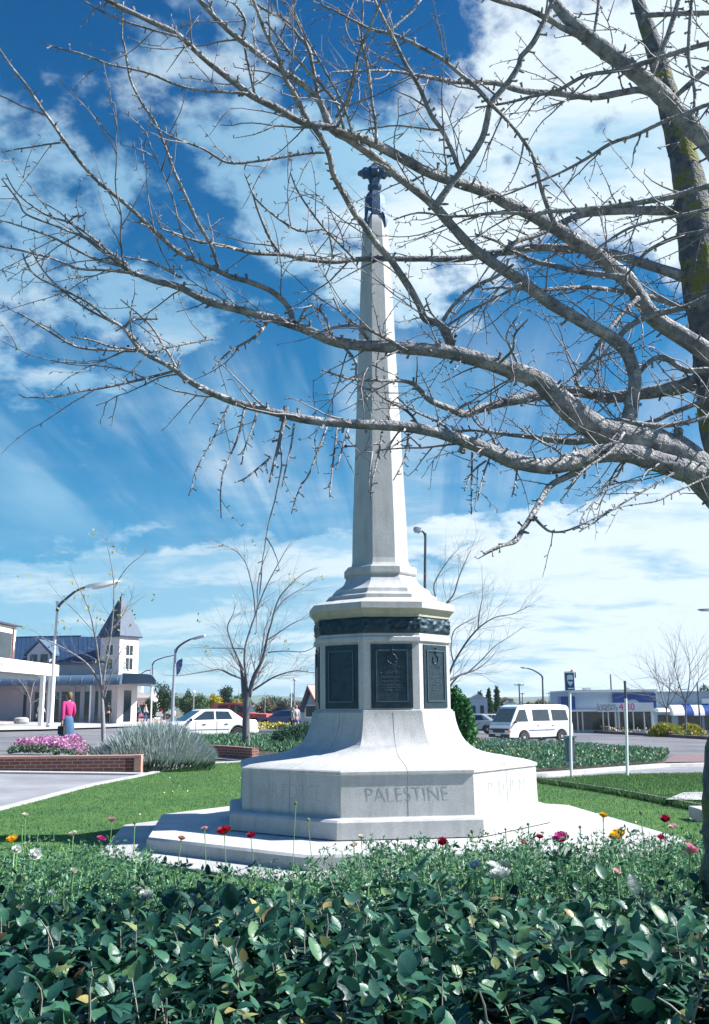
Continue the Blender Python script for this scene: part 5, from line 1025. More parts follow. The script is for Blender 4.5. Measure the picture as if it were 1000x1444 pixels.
for i, (px, h_, w_, con, st_, lab) in enumerate(((672, 36, 22, False, br, 'brownish tree nearest the evergreen bush beyond the van'), (678, 44, 16, True, dk, 'dark conifer nearest the evergreen bush'), (691, 48, 16, True, dk, 'second dark conifer of the group, between two others'), (702, 50, 15, True, dk, 'tallest dark conifer left of the power pole'),
     (716, 34, 22, False, br, 'brown leafless tree just above the van roof left end'), (741, 30, 32, False, br, 'low brown tree right of the power pole'), (760, 32, 28, False, br, 'brownish tree beside the right street lamp'), (777, 28, 26, False, md, 'dull green tree left of the blue sign wall'), (662, 28, 26, False, md, 'dull green tree behind the parked cars on the right'))):
    leafy('distant_tree', lab, px, 1014, 135 + 6 * i, h_, w_, st_, 2200, con, grp='trees in the far background')
leafy('cypress', 'dark rounded tree top behind the awning building at the far right', 1004, 1020, 100, 72, 34, dk, grp='trees in the far background')
leafy('small_dark_tree', 'small dark tree showing over the showroom roof', 886, 1014, 120, 62, 12, dk, 900, grp='trees in the far background')
for i in range(34):
    px = -60 + i * 34 + rnd.uniform(-8, 8)
    if 150 < px < 1060 and not (600 < px < 650):
        leafy('distant_tree', ['far grey green tree low on the horizon', 'far dark tree low on the horizon', 'far brown winter tree low on the horizon'][i % 3], px, 1008, 190 + rnd.uniform(0, 60), rnd.uniform(16, 26), rnd.uniform(26, 44), [md, dk, br][i % 3], 1300, grp=['far grey green trees low on the horizon', 'far dark trees low on the horizon', 'far brown winter trees low on the horizon'][i % 3])
# ---------------------------------------------------------------- buildings
def ang(a): return Vector((math.cos(R(a)), math.sin(R(a)), 0))
# corner shop with tower, rounded veranda and blue roof
D0 = 78.0; O = P(184, 1019, D0); O.z = g(O.x, O.y); zb = O.z
def zat(py, D=D0, px=120): return P(px, py, D).z
nF = Vector((-math.sin(R(8)), -math.cos(R(8)), 0)); uL = Vector((-math.cos(R(8)), math.sin(R(8)), 0)); nS = -uL
shop = thing('corner_shop', 'pale pink corner shop with a blue roof, pointed tower and rounded blue grey veranda', 'shop building', O)
zA, zA2, zE, zR = zat(967), zat(951), zat(934), zat(893)
mb = MB(); bk = Vector((-.34, .94, 0)); w0_ = O + uL * .4; w1_ = O + uL * 15; mb.prism([w0_ - Z * .5, w1_ - Z * .5, w1_ + Z * (zE - zb), w0_ + Z * (zE - zb)], bk * 7); mb.build('wall', M['pinkwall'], shop, flat=True)
# roof: hipped main roof
e0 = O + uL * 1.2 + nF * .35 + Z * (zE - zb); e1 = O + uL * 15.4 + nF * .35 + Z * (zE - zb); r0 = O + uL * 2.2 + bk * 3.8 + Z * (zR - zb); r1 = O + uL * 12.0 + bk * 3.8 + Z * (zR - zb); b0 = e0 + bk * 7.9; b1 = e1 + bk * 7.9
mb = MB(); mb.add([e0, e1, b1, b0, r0, r1], [(0, 1, 5, 4), (1, 2, 5), (2, 3, 4, 5), (3, 0, 4), (3, 2, 1, 0)])
for i in range(38):      # standing seams
    t = i / 37; a = e0.lerp(e1, t) + Z * .02; q = max(0, min(1, (t * 14.2 - 1.0) / 9.8)); c = r0.lerp(r1, q) + Z * .02; mb.tube([a, c], .018, 4)
roof = mb.build('roof', M['roof'], shop, flat=True)
mb = MB(); mb.fbox(O + bk * 5, uL, Z, nF, (4, 13), (zR - zb - .3, zR - zb + .22), (-2, 0)); mb.build('ridge_cap', M['awning'], roof, flat=True)
mb = MB(); mb.fbox(O, uL, Z, nF, (1.2, 15.4), (zE - zb - .12, zE - zb + .05), (.33, .45)); mb.build('gutter', M['awning'], roof, flat=True)
# dormer gable
dx = (P(56, 930, D0 + 1) - O).dot(uL); mb = MB(); dz0 = zE - zb - .05; dz1 = zat(921) - zb; dz2 = zat(904) - zb
fr = [O + uL * (dx - .95) + nF * .3 + Z * dz0, O + uL * (dx + .95) + nF * .3 + Z * dz0, O + uL * (dx + .95) + nF * .3 + Z * dz1, O + uL * dx + nF * .3 + Z * dz2, O + uL * (dx - .95) + nF * .3 + Z * dz1]
mb.prism(fr, -nF * 3.0); dm = mb.build('dormer', M['pinkwall'], shop, flat=True)
mb = MB(); 
for s in (-1, 1):
    a = O + uL * dx + nF * .38 + Z * (dz2 + .08); b_ = O + uL * (dx + s * 1.25) + nF * .38 + Z * (dz1 - .12); mb.prism([a, b_, b_ + Z * .14, a + Z * .16], -nF * 3.2)
mb.build('dormer_roof', M['awning'], dm, flat=True)
for s in (-.5, .38):
    mb = MB(); mb.fbox(O + uL * dx, uL, Z, nF, (s - .28, s + .32), (dz0 + .12, dz1 - .02), (.29, .33)); mb.build('window', M['glass'], dm, flat=True)
# tower
TW = P(167.5, 950, D0 + .6); TW.z = zb; ta = R(31 - 18); uT = Vector((math.cos(ta), math.sin(ta), 0)) ; 
def sq(hw, z, c=TW, a=R(-59 - 18 + 0)):
    return [c + Vector((hw * 1.4142 * math.cos(a + k * math.pi / 2), hw * 1.4142 * math.sin(a + k * math.pi / 2), z)) for k in range(4)]
zS = zat(899, px=168); zTop = zat(838, px=168); ring = sq(1.05, 0)
mb = MB(); mb.loft([sq(1.05, -.5), sq(1.05, zS - zb)]); tw_ = mb.build('tower', M['white'] if 0 else mat('tower_render', (.72, .62, .60), .75, var=.05, scale=1), shop, flat=True)
mb = MB(); mb.loft([sq(1.24, zS - zb), sq(1.27, zS - zb + .1), sq(.02, zTop - zb)]); mb.tube([TW + Z * (zTop - zb - .05), TW + Z * (zTop - zb + .45)], [.03, .01], 5); mb.build('spire', M['spire'], shop, flat=True)
front = min(range(4), key=lambda k: ring[k].y)
for (a, b_) in ((ring[front], ring[(front + 1) % 4]), (ring[front - 1], ring[front])):
    d = (b_ - a); n_ = Vector((d.y, -d.x, 0)).normalized(); n_ = n_ if n_.y < 0 or n_.x > 0 else -n_; dn = d.normalized(); o = (a + b_) / 2
    for (z0, z1) in ((zat(925) - zb, zat(910) - zb), (zat(945) - zb, zat(928) - zb)):
        mb = MB(); mb.fbox(o, dn, Z, n_, (-.45, .45), (z0 - .05, z1 + .05), (-.02, .05)); wf_ = mb.build('window', M['white'], tw_, flat=True)
        for q in (-.2, .2):
            mb = MB(); mb.fbox(o, dn, Z, n_, (q - .17, q + .17), (z0 + .03, z1 - .03), (.03, .065)); mb.build('pane', M['glass'], wf_, flat=True)
    mb = MB(); mb.fbox(o, dn, Z, n_, (-.38, .38), (.25, zA - zb - .4), (-.02, .04)); mb.build('shop_window', M['glass'], shop, flat=True)
# veranda: quarter-round front, running along the front and turning the corner
pr = [(0, zA2 - zb), (1.9, zA2 - zb - .10)] + [(1.9 + .75 * math.sin(t), zA2 - zb - .10 - .72 * (1 - math.cos(t))) for t in (.4, .8, 1.2, 1.57)] + [(2.62, zA - zb), (2.0, zA - zb + .05), (0, zA - zb + .1)]
mb = MB(); 
for (q0, q1) in ((0, 15),):
    mb.prism([O + uL * -.02 + nF * x + Z * z for x, z in pr], uL * 15)
aw = mb.build('veranda_roof', M['awning'], shop, sharp=30)
mb = MB(); mb.prism([O + bk * 7 + nS * (x * 1.02) + Z * (z + .012) for x, z in pr], nF * 2.0 - bk * 7); mb.build('side_veranda_roof', M['awning'], shop, sharp=30)
for q in range(16):
    mb = MB() if q == 0 else mb; x = .2 + q * .95; mb.tube([O + uL * x + nF * a + Z * (z + .01) for a, z in pr[1:7]], .022, 4)
mb.build('veranda_seams', M['roof'], aw, flat=True)
for px in (31, 50, 60, 97, 112, 128, 140):
    q = (P(px, 1000, D0) - O).dot(uL); mb = MB(); mb.fbox(O, uL, Z, nF, (q - .18, q + .18), (-.2, zA - zb), (0, .10)); mb.build('pier', M['white'] if 0 else M['pinkwall'], shop, flat=True)
for (a, b_) in ((22, 30), (39, 49), (52, 59), (62, 76), (80, 96), (99, 111), (115, 127), (130, 139), (143, 152)):
    q0 = (P(a, 1000, D0) - O).dot(uL); q1 = (P(b_, 1000, D0) - O).dot(uL); mb = MB(); mb.fbox(O, uL, Z, nF, (q1, q0), (.35, zA - zb - .45), (-.01, .03)); mb.build('shop_window', M['glass'], shop, flat=True)
for q in (2.4, 6.2, 10, 13.8):
    mb = MB(); mb.tube([O + uL * q + nF * 2.3 - Z * .3, O + uL * q + nF * 2.3 + Z * (zA - zb)], .06, 8); mb.build('veranda_post', M['white'], shop)
mb = MB(); mb.tube([O + nS * 2.3 + nF * 1.8 - Z * .3, O + nS * 2.3 + nF * 1.8 + Z * (zA - zb)], .06, 8); mb.build('veranda_post', M['white'], shop)

# bank-like shop with the long cream fascia, nearer on the left
A = P(-45, 945, 50); B = P(83, 952, 65); A.z = B.z = 0; uB = (B - A); uB.z = 0; Lf = uB.length; uB.normalize(); nB = Vector((uB.y, -uB.x, 0))
z0, z1 = P(0, 946.5, 53).z, P(0, 926.5, 53).z; z0b, z1b = P(80, 952, 64.5).z, P(80, 936.5, 64.5).z; zl = (z0 + z0b) / 2; zh = (z1 + z1b) / 2
gA = .45; sh = thing('fascia_shop', 'white single-storey shop at the far left edge with a long cream fascia over its veranda', 'shop building', A + Z * gA)
mb = MB(); mb.fbox(A, uB, Z, nB, (-6, Lf), (zl, zh), (-.25, 0)); mb.fbox(B, -nB, Z, uB, (0, 3.2), (zl, zh - .003), (-.25, .003)); mb.build('fascia', M['cream'], sh, flat=True)
mb = MB(); mb.fbox(A, uB, Z, nB, (-6, Lf - .3), (zl + .03, zl + .12), (-4, -.26)); mb.fbox(A, uB, Z, nB, (-6, Lf - 3), (zl - .32, zl - .004), (-.5, -.4)); mb.build('soffit', M['lampgrey'], sh, flat=True)
mb = MB(); mb.fbox(A, uB, Z, nB, (-6, Lf - 3.2), (.2, zh + .4), (-8, -4)); mb.build('wall', M['pinkwall'], sh, flat=True)
for q in (.5, 2.6, 4.6, 6.8, 8.8):
    mb = MB(); mb.fbox(A, uB, Z, nB, (q, q + 1.6), (.7, 2.9), (-4.01, -3.96)); mb.build('shop_window', M['glass'], sh, flat=True)
for q, nm in (((P(4, 980, 54) - A).dot(uB), 'post'), (Lf - .95, 'post'), (Lf - .55, 'post'), (Lf - 2.6, 'post')):
    mb = MB(); mb.fbox(A, uB, Z, nB, (q - .13, q + .13), (.1, zl), (-.33, -.07)); mb.build(nm, M['white'], sh, flat=True, bevel=.02)
# clerestory box on its roof
def onB(px, off=0.0):
    lo_, hi_ = -3.0, Lf
    for _ in range(40):
        q = (lo_ + hi_) / 2; c = A + uB * q + nB * off; d = c + Z * 4 - CAM; x_ = 500 + F * d.dot(rt) / d.dot(fw)
        if x_ < px: lo_ = q
        else: hi_ = q
    return q
c0 = onB(-40, -1.2); c1 = onB(20, -1.2); qq = A + uB * c1 - nB * 1.2; zt = P(10, 884.5, qq.y).z; cl = zh
mb = MB(); mb.prism([A + uB * c0 - nB * 1.2 + Z * (cl - .1), A + uB * c1 - nB * 1.2 + Z * (cl - .1), A + uB * c1 - nB * 1.2 + Z * zt, A + uB * c0 - nB * 1.2 + Z * (zt - .1)], -nB * 3); cb = mb.build('clerestory', M['cream'], sh, flat=True)
mb = MB(); mb.fbox(A, uB, Z, nB, (c0 + .2, c1 - .75), (cl + .05, zt - .45), (-1.21, -1.16)); mb.build('window', M['glass'], cb, flat=True)
mb = MB(); mb.fbox(A, uB, Z, nB, (c1 - .62, c1 - .52), (cl, zt - .1), (-1.2, -1.12)); mb.build('brown_frame', mat('brown_trim', (.22, .09, .07), .7), cb, flat=True)
mb = MB(); mb.fbox(A, uB, Z, nB, (c0, c1 + .15), (zt, zt + .10), (-4.4, -1.0)); mb.build('roof', M['lampdark'], cb, flat=True)
text('lettering', 'A  E', .28, M['bluesign'], sh, A + uB * onB(4) + Z * (zl + zh) / 2 + nB * .001, uB, Z, nB, ext=.01)
# small far shop seen under the veranda end
def front(Dp):
    """boxes given by their outline in the photograph, standing in a real wall at the distance Dp"""
    def f(mb, a, b_, top, bot, t=(-.1, .1)):
        mx, my = (a + b_) / 2, (top + bot) / 2; x0, x1 = P(a, my, Dp).x, P(b_, my, Dp).x; zz0, zz1 = P(mx, bot, Dp).z, P(mx, top, Dp).z
        mb.box(((x0 + x1) / 2, Dp - (t[0] + t[1]) / 2, (zz0 + zz1) / 2), (x1 - x0, abs(t[1] - t[0]), zz1 - zz0)); return mb
    return f
f = front(112); c = P(203, 1012, 112); fs_ = thing('far_shop', 'small white shop far down the side street under the end of the rounded veranda', 'shop building', (c.x, 112, g(c.x, 112)))
f(MB(), 186, 215, 976, 1018, (-5, 0)).build('wall', M['white'], fs_, flat=True); f(MB(), 190, 216, 984, 988, (-.1, 2)).build('awning', M['cream'], fs_, flat=True); f(MB(), 193, 197, 968, 977, (-2, -1)).build('chimney', M['white'], fs_, flat=True)
for a in (189, 197, 206): f(MB(), a, a + 6, 994, 1010, (-.1, .05)).build('shop_window', M['glass'], fs_, flat=True)
f = front(95)
# red-roofed house left of the memorial: steep white gable
Dh = 62; gb = P(432, 1020, Dh); gb.z = g(gb.x, Dh); hs = thing('red_roofed_house', 'small pale gabled building with a steep faded red roof, half hidden by the memorial', 'house', gb)
pts = [P(424, 1020, Dh), P(450, 1020, Dh), P(450, 1000, Dh), P(436, 970, Dh), P(424, 1000, Dh)]; mb = MB(); mb.prism(pts, Vector((1.4, 7, 0))); mb.build('wall', M['bluewall'], hs, flat=True)
ap_ = P(434, 966, Dh) - Vector((0, .3, 0)); l_ = P(422, 1001, Dh) - Vector((0, .3, 0)); r_ = P(452, 1001, Dh) - Vector((0, .3, 0)); ex = Vector((4.2, 6, 0))
mb = MB(); mb.prism([ap_, r_, r_ - Z * .15, ap_ - Z * .2], ex); rr_ = mb.build('roof', M['redroof'], hs, flat=True)
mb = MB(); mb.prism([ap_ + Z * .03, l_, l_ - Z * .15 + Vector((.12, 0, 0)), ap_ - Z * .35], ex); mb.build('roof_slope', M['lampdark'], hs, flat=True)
mb = MB(); w_ = P(440, 1003, Dh); mb.box((w_.x, Dh - .02, w_.z), (.9, .06, .8)); wn = mb.build('window', M['white'], hs, flat=True); mb = MB(); mb.box((w_.x, Dh - .06, w_.z), (.75, .04, .65)); mb.build('pane', M['glass'], wn, flat=True)
# showroom on the right
Ds = 84; f = front(Ds); c = P(865, 1030, Ds); sr = thing('showroom', 'low pale blue showroom with dark blue panels and glass doors behind the sale banner', 'shop building', (c.x, Ds, g(c.x, Ds)))
f(MB(), 806, 924, 974, 1034, (-9, 0)).build('wall', M['bluewall'], sr, flat=True)
f(MB(), 805, 925, 972.5, 976, (-9.2, .25)).build('roof_edge', M['white'], sr, flat=True); f(MB(), 836, 845, 969, 973, (-4, -3)).build('roof_vent', M['steel'], sr, flat=True)
f(MB(), 789, 809, 982, 1001, (-.6, .6)).build('blue_panel', M['bluesign'], sr, flat=True); f(MB(), 864, 924, 978, 999, (.02, .25)).build('blue_panel', M['bluesign'], sr, flat=True)
cx = P(893, 999, Ds - .28); rr = wpx(12.5, cx); mb = MB(); mb.prism([Vector((cx.x + rr * math.cos(t), Ds - .252, cx.z + rr * math.sin(t))) for t in [math.pi * k / 16 for k in range(17)]], Vector((0, -.03, 0))); mb.build('half_round_emblem', M['bluewall'], sr, flat=True)
f(MB(), 787, 925, 1000.5, 1003, (.1, .7)).build('canopy', M['white'], sr, flat=True)
for a, b_ in ((807, 813), (815.5, 820), (822.5, 833), (834, 849), (851.5, 857), (858, 866), (874, 880), (881, 892), (893, 907), (909, 917)):
    wn = f(MB(), a, b_, 1004, 1029, (.0, .08)).build('window', M['glass'], sr, flat=True)
for a in (813.5, 820.5, 849.5, 857, 867, 872, 880, 892, 907.5, 918):
    f(MB(), a, a + 1.5, 1002, 1031, (.0, .16)).build('frame', M['white'], sr, flat=True)
bn = thing('sale_banner', 'long white banner with a dark heading and pink 4.30 across the showroom front', 'banner', P(879, 997, Ds - .75))
f(MB(), 839.5, 918, 991, 1003.5, (.72, .76)).build('cloth', M['white'], bn, flat=True)
X = Vector((1, 0, 0)); nY = Vector((0, -1, 0)); M['pinktext'] = mat('pink_lettering', (.60, .05, .22), .7); M['bluetext'] = mat('blue_lettering', (.02, .07, .15), .7); M['tealtext'] = mat('teal_lettering', (.04, .15, .22), .7)
def sgn(body, px0, px1, py0, py1, D_, mt, par): a = P(px0, (py0 + py1) / 2, D_); b_ = P(px1, (py0 + py1) / 2, D_); t = P((px0 + px1) / 2, py0, D_); u_2 = P((px0 + px1) / 2, py1, D_); text('lettering', body, t.z - u_2.z, mt, par, Vector(((a.x + b_.x) / 2, D_, (t.z + u_2.z) / 2)), X, Z, nY, ext=.015, width=b_.x - a.x)
sgn('London', 843, 868, 992, 996.5, Ds - .765, M['tealtext'], bn); sgn('SUNDAYS', 842, 871, 997, 1002, Ds - .765, M['bluetext'], bn); sgn('4.30', 873, 895, 991.8, 1001.5, Ds - .765, M['pinktext'], bn)
# low row of shops with barrel awnings, far right
f = front(88); c = P(970, 1030, 88); lr = thing('awning_shops', 'low row of shops with white and blue striped barrel awnings at the right edge', 'shop building', (c.x, 88, g(c.x, 88)))
f(MB(), 924, 1080, 977, 1036, (-8, 0)).build('wall', M['bluewall'], lr, flat=True); f(MB(), 924, 1080, 974.5, 978, (-8, .4)).build('roof_edge', M['lampgrey'], lr, flat=True)
for a, b_, mt in ((928, 947, 'glass'), (957, 965, 'glass'), (970, 990, 'glass'), (994, 1012, 'glass')): f(MB(), a, b_, 1008, 1030, (.0, .08)).build('shop_window', M[mt], lr, flat=True)
for a, b_, mt in ((948, 965, 'white'), (965, 977, 'bluesign'), (977, 993, 'white'), (993, 1004, 'bluesign'), (1004, 1022, 'white'), (928, 944, 'white')):
    y0 = 88; x0 = P(a, 1000, 87).x; x1 = P(b_, 1000, 87).x; zt_ = P(a, 993 if b_ > 946 else 998, 87).z; zz = P(a, 1009 if b_ > 946 else 1004, 87).z; rr = 1.3
    prf = [(x0, y0 - .05, zt_)] + [(x0, y0 - rr * math.sin(t), zt_ - (zt_ - zz) * (1 - math.cos(t))) for t in (.5, .9, 1.25, 1.57)] + [(x0, y0 - .05, zz)]
    MB().prism(prf, Vector((x1 - x0 - .04, 0, 0))).build('awning', M[mt], lr, sharp=50)
f(MB(), 989, 1040, 985, 992, (-3, .2)).build('parapet', M['white'], lr, flat=True)
# far white house on the hill, and houses beyond the van
for px, py, D_, w_, h_, nm, lab, mt in ((412, 985, 260, 7, 6, 'white_house', 'tiny white house far away left of the memorial', 'white'), (674, 1018, 120, 26, 14, 'grey_house', 'pale grey gabled house beyond the parked cars behind the van', 'bluewall'), (718, 1012, 150, 14, 8, 'far_house', 'little far white house above the van roof', 'white')):
    c = P(px, py, D_); c.z = max(g(c.x, D_), c.z) if D_ > 200 else g(c.x, D_); s_ = wpx(1, c); hh = thing(nm, lab, 'house', c); top = h_ * s_ + (0 if D_ > 200 else max(0, P(px, 1000, D_).z - c.z)); ww = w_ * s_
    MB().box(c + Z * (top / 2 - 1), (ww, ww * .8, top + 2)).build('wall', M[mt], hh, flat=True)
    a = c + Z * top; MB().prism([a + Vector((-ww * .56, -ww * .45, 0)), a + Vector((ww * .56, -ww * .45, 0)), a + Vector((0, -ww * .45, ww * .28))], Vector((0, ww * .9, 0))).build('roof', M['lampgrey'], hh, flat=True)
    for q in (-.25, .2): MB().box(c + Vector((ww * q, -ww * .4, top * .6)), (ww * .2, .08, top * .3)).build('window', M['glass'], hh, flat=True)

# ---------------------------------------------------------------- vehicles
def wheel(root, x, y, r, w_=.19, side=1):
    mb = MB(); n = 20; prof = [(r * .62, -w_ / 2), (r * .92, -w_ / 2), (r, -w_ / 2 + .03), (r, w_ / 2 - .03), (r * .92, w_ / 2), (r * .62, w_ / 2)]
    Mx = Matrix.Rotation(math.pi / 2, 3, 'X'); c = Vector((x, y, r))
    mb.loft([[c + Mx @ Vector((q * math.cos(2 * math.pi * k / n), q * math.sin(2 * math.pi * k / n), z)) for k in range(n)] for q, z in prof]); wh = mb.build('wheel', M['tyre'], root)
    mb = MB(); prof = [(r * .64, -w_ / 2 + .02), (r * .6, -w_ / 2 - .004), (r * .45, -w_ / 2 + .02), (r * .2, -w_ / 2 - .006), (.01, -w_ / 2 - .01)]
    prof2 = [(q, side * z) for q, z in prof]
    mb.loft([[c + Mx @ Vector((q * math.cos(2 * math.pi * k / n), q * math.sin(2 * math.pi * k / n), z)) for k in range(n)] for q, z in prof2]); mb.build('rim', M['rim'], wh)
def arch(x, r, n=9): return [(x + r * math.cos(math.pi * k / n), .30 + r * math.sin(math.pi * k / n)) for k in range(n + 1)]
def car(name, label, paint, prof_top, cab, wins, L_=(2.2, -2.2), hw=.82, hwt=.64, wx=(1.32, -1.28), r=.30, front_=None, back=None, group=None, ch=1.38, cat='car', stripe=None, screens=True):
    t = thing(name, label, cat, (0, 0, 0), group)
    bot = arch(wx[1], r + .07)[::-1]; bot2 = arch(wx[0], r + .07)[::-1]
    prof = [(L_[1], .32)] + bot + bot2 + [(L_[0], .32)] + prof_top
    mb = MB(); a = [(x, -hw, z) for x, z in prof]; mb.prism(a, Vector((0, 2 * hw, 0))); body = mb.build('body', M[paint], t, bevel=.035)
    mb = MB(); 
    mb.box(((wx[0] + wx[1]) / 2, 0, .33), (abs(wx[0] - wx[1]) + 1.2, 1.3, .26)); mb.build('underbody', M['black'], t, flat=True)
    zb_ = min(z for x, z in cab)
    zt_ = max(z for x, z in cab); W = lambda z: (hw - .02) + (hwt - hw + .02) * (z - zb_) / (zt_ - zb_)
    n = len(cab); vs = [(x, -W(z), z) for x, z in cab] + [(x, W(z), z) for x, z in cab]; mb = MB(); mb.add(vs, [tuple(range(n)), tuple(range(n, 2 * n))[::-1]] + [(i, i + n, (i + 1) % n + n, (i + 1) % n) for i in range(n)]); mb.build('cabin', M[paint], t, bevel=.03)
    for poly in wins:
        for s in (-1, 1):
            mb = MB(); k = len(poly); o1 = [(x, s * (W(z) + .008), z) for x, z in poly]; o2 = [(x, s * (W(z) - .03), z) for x, z in poly]
            mb.add(o1 + o2, [tuple(range(k)), tuple(range(k, 2 * k))[::-1]] + [(i, i + k, (i + 1) % k + k, (i + 1) % k) for i in range(k)]); mb.build('window', M['carglass'], t, flat=True)
    # windscreen and rear window on the sloping ends
    def pane(p0, p1, nm):
        (x0, z0_), (x1, z1_) = p0, p1; d = Vector((x1 - x0, 0, z1_ - z0_)); nrm_ = Vector((d.z, 0, -d.x)).normalized(); nrm_ = nrm_ if nrm_.x * (1 if x0 > 0 else -1) > 0 else -nrm_
        q0 = Vector((x0, 0, z0_)) + d * .10; q1 = Vector((x0, 0, z0_)) + d * .90; w0 = W(q0.z) - .07; w1 = W(q1.z) - .07; mb = MB()
        c4 = [q0 + Vector((0, -w0, 0)), q0 + Vector((0, w0, 0)), q1 + Vector((0, w1, 0)), q1 + Vector((0, -w1, 0))]; mb.prism([p + nrm_ * .012 for p in c4], -nrm_ * .03); mb.build(nm, M['carglass'], t, flat=True)
    if screens: pane(cab[-1], cab[-2], 'windscreen'); pane(cab[0], cab[1], 'rear_window')
    for x in wx:
        for s in (-1, 1): wheel(t, x, s * (hw - .09), r, side=s)
    F0 = L_[0]; B0_ = L_[1]
    for s in (-1, 1):
        MB().box((F0 + .005, s * (hw - .22), .62), (.06, .28, .13)).build('headlight', M['lens'], t, bevel=.01)
        MB().box((F0 - .03, s * (hw - .04), .62), (.10, .10, .11)).build('indicator', M['orange'], t, bevel=.01)
        MB().box((B0_ - .005, s * (hw - .2), .70), (.06, .3, .14)).build('tail_light', M['redlens'], t, bevel=.01)
        mb = MB(); mb.box((cab[-1][0] - .25, s * (hw + .07), zb_ + .08), (.1, .16, .12)); mb.build('wing_mirror', M['black'], t, bevel=.02)
        for q in (.25, -.75): MB().box((q, s * (hw + .01), zb_ - .12), (.14, .02, .03)).build('door_handle', M['black'], t)
        if stripe: MB().box((0, s * (hw + .004), stripe[0]), (abs(wx[0] - wx[1]) - 2 * r - .2, .015, stripe[1])).build('side_stripe', M['bluestripe'], t)
        for q in (.62, -.32): MB().box((q, s * (hw + .001), .62), (.012, .008, .55)).build('door_gap', M['black'], t)
    MB().box((F0 + .01, 0, .40), (.14, hw * 1.9, .16)).build('front_bumper', M['black' if front_ != 'white' else paint], t, bevel=.03); MB().box((B0_ - .01, 0, .42), (.14, hw * 1.9, .16)).build('rear_bumper', M['black' if back != 'white' else paint], t, bevel=.03)
    MB().box((F0 + .02, 0, .60), (.04, .8, .10)).build('grille', M['black'], t); MB().box((F0 + .085, 0, .44), (.015, .4, .11)).build('number_plate', M['plate'], t)
    return t
def place(t, p, head): t.location = (p[0], p[1], g(p[0], p[1]) + .01); t.rotation_euler = (0, 0, R(head)); 
sed_top = [(2.2, .62), (2.1, .72), (1.05, .88), (-1.45, .93), (-2.12, .90), (-2.2, .78)]
sed_cab = [(-1.62, .88), (-1.0, 1.33), (-.85, 1.37), (.15, 1.38), (.32, 1.35), (1.12, .86)]
sed_win = [[(-1.05, .95), (-.88, 1.27), (-.30, 1.29), (-.30, .94)], [(-.22, .94), (-.22, 1.29), (.18, 1.29), (.74, .93)]]
s1 = car('white_saloon', 'white four-door saloon car crossing in front of the red truck, nose hidden by lavender', 'carwhite', sed_top, sed_cab, sed_win, front_='white', back='white', stripe=(.52, .02)); p = P(287, 1045, 43.6); place(s1, p, 207)
for q, s in ((.12, -1), (-.55, 1)):      # the people inside
    pass
van_top = [(2.16, .55), (2.12, .92), (2.02, 1.02), (-2.1, 1.04), (-2.16, .9), (-2.16, .5)]
van_cab = [(-2.10, 1.0), (-2.0, 1.80), (-1.85, 1.90), (-1.4, 1.94), (1.0, 1.95), (1.3, 1.91), (1.48, 1.84), (2.06, 1.0)]
van_win = [[(1.80, 1.10), (1.40, 1.70), (1.0, 1.71), (.88, 1.10)], [(.55, 1.12), (.55, 1.70), (-.55, 1.70), (-.60, 1.12)], [(-.78, 1.12), (-.75, 1.69), (-1.78, 1.66), (-1.88, 1.12)]]
v1 = car('white_van', 'white passenger van with a blue side stripe driving along the right-hand road', 'carwhite', van_top, van_cab, van_win, (2.16, -2.16), .84, .70, (1.20, -1.35), .31, ch=1.95, cat='van', stripe=(.66, .045), screens=True)
for ch in list(v1.children):
    if ch.name.startswith('front_bumper'): ch.scale = (1, 1, 1)
MB().box((2.165, 0, .66), (.05, 1.5, .2)).build('grille_panel', M['black'], v1, bevel=.02)
c = P(752, 1047, 50); place(v1, P(750, 1044, 52.5), 211)
mb = MB(); tr_top = [(2.3, .55), (2.28, 1.0), (1.1, 1.06), (-2.2, 1.06), (-2.2, .5)]
tr_cab = [(-2.1, 1.02), (-2.05, 1.78), (-1.9, 1.84), (.35, 1.84), (.5, 1.78), (.95, 1.04)]
tr_win = [[(-1.9, 1.12), (-1.85, 1.70), (-.75, 1.70), (-.75, 1.12)], [(-.6, 1.12), (-.6, 1.70), (.3, 1.70), (.72, 1.12)]]
t1 = car('red_truck', 'red four-wheel-drive vehicle with dark windows parked behind the white saloon', 'carred', tr_top, tr_cab, tr_win, (2.3, -2.2), .84, .74, (1.4, -1.35), .36, cat='four-wheel drive'); place(t1, P(340, 1018, 76), -12)
def hatch(name, lab, paint, px, D, head, group=None):
    t = car(name, lab, paint, sed_top, sed_cab, sed_win, group=group); place(t, P(px, 1018, D), head); return t
hatch('parked_car', 'white car parked left of the bonnet of the white saloon, in the distance', 'carwhite', 219, 112, 195, 'cars parked in the distance')
hatch('parked_car', 'dark blue car parked behind the yellow flower island', 'carblue', 402, 74, 170, 'cars parked in the distance')
hatch('parked_car', 'silver blue car parked beyond the right-hand bed, left of the van', 'carsilver', 664, 72, 165, 'cars parked in the distance')
hatch('parked_car', 'white car parked behind the silver one, half hidden by the front of the van', 'carwhite', 690, 92, 170, 'cars parked in the distance')

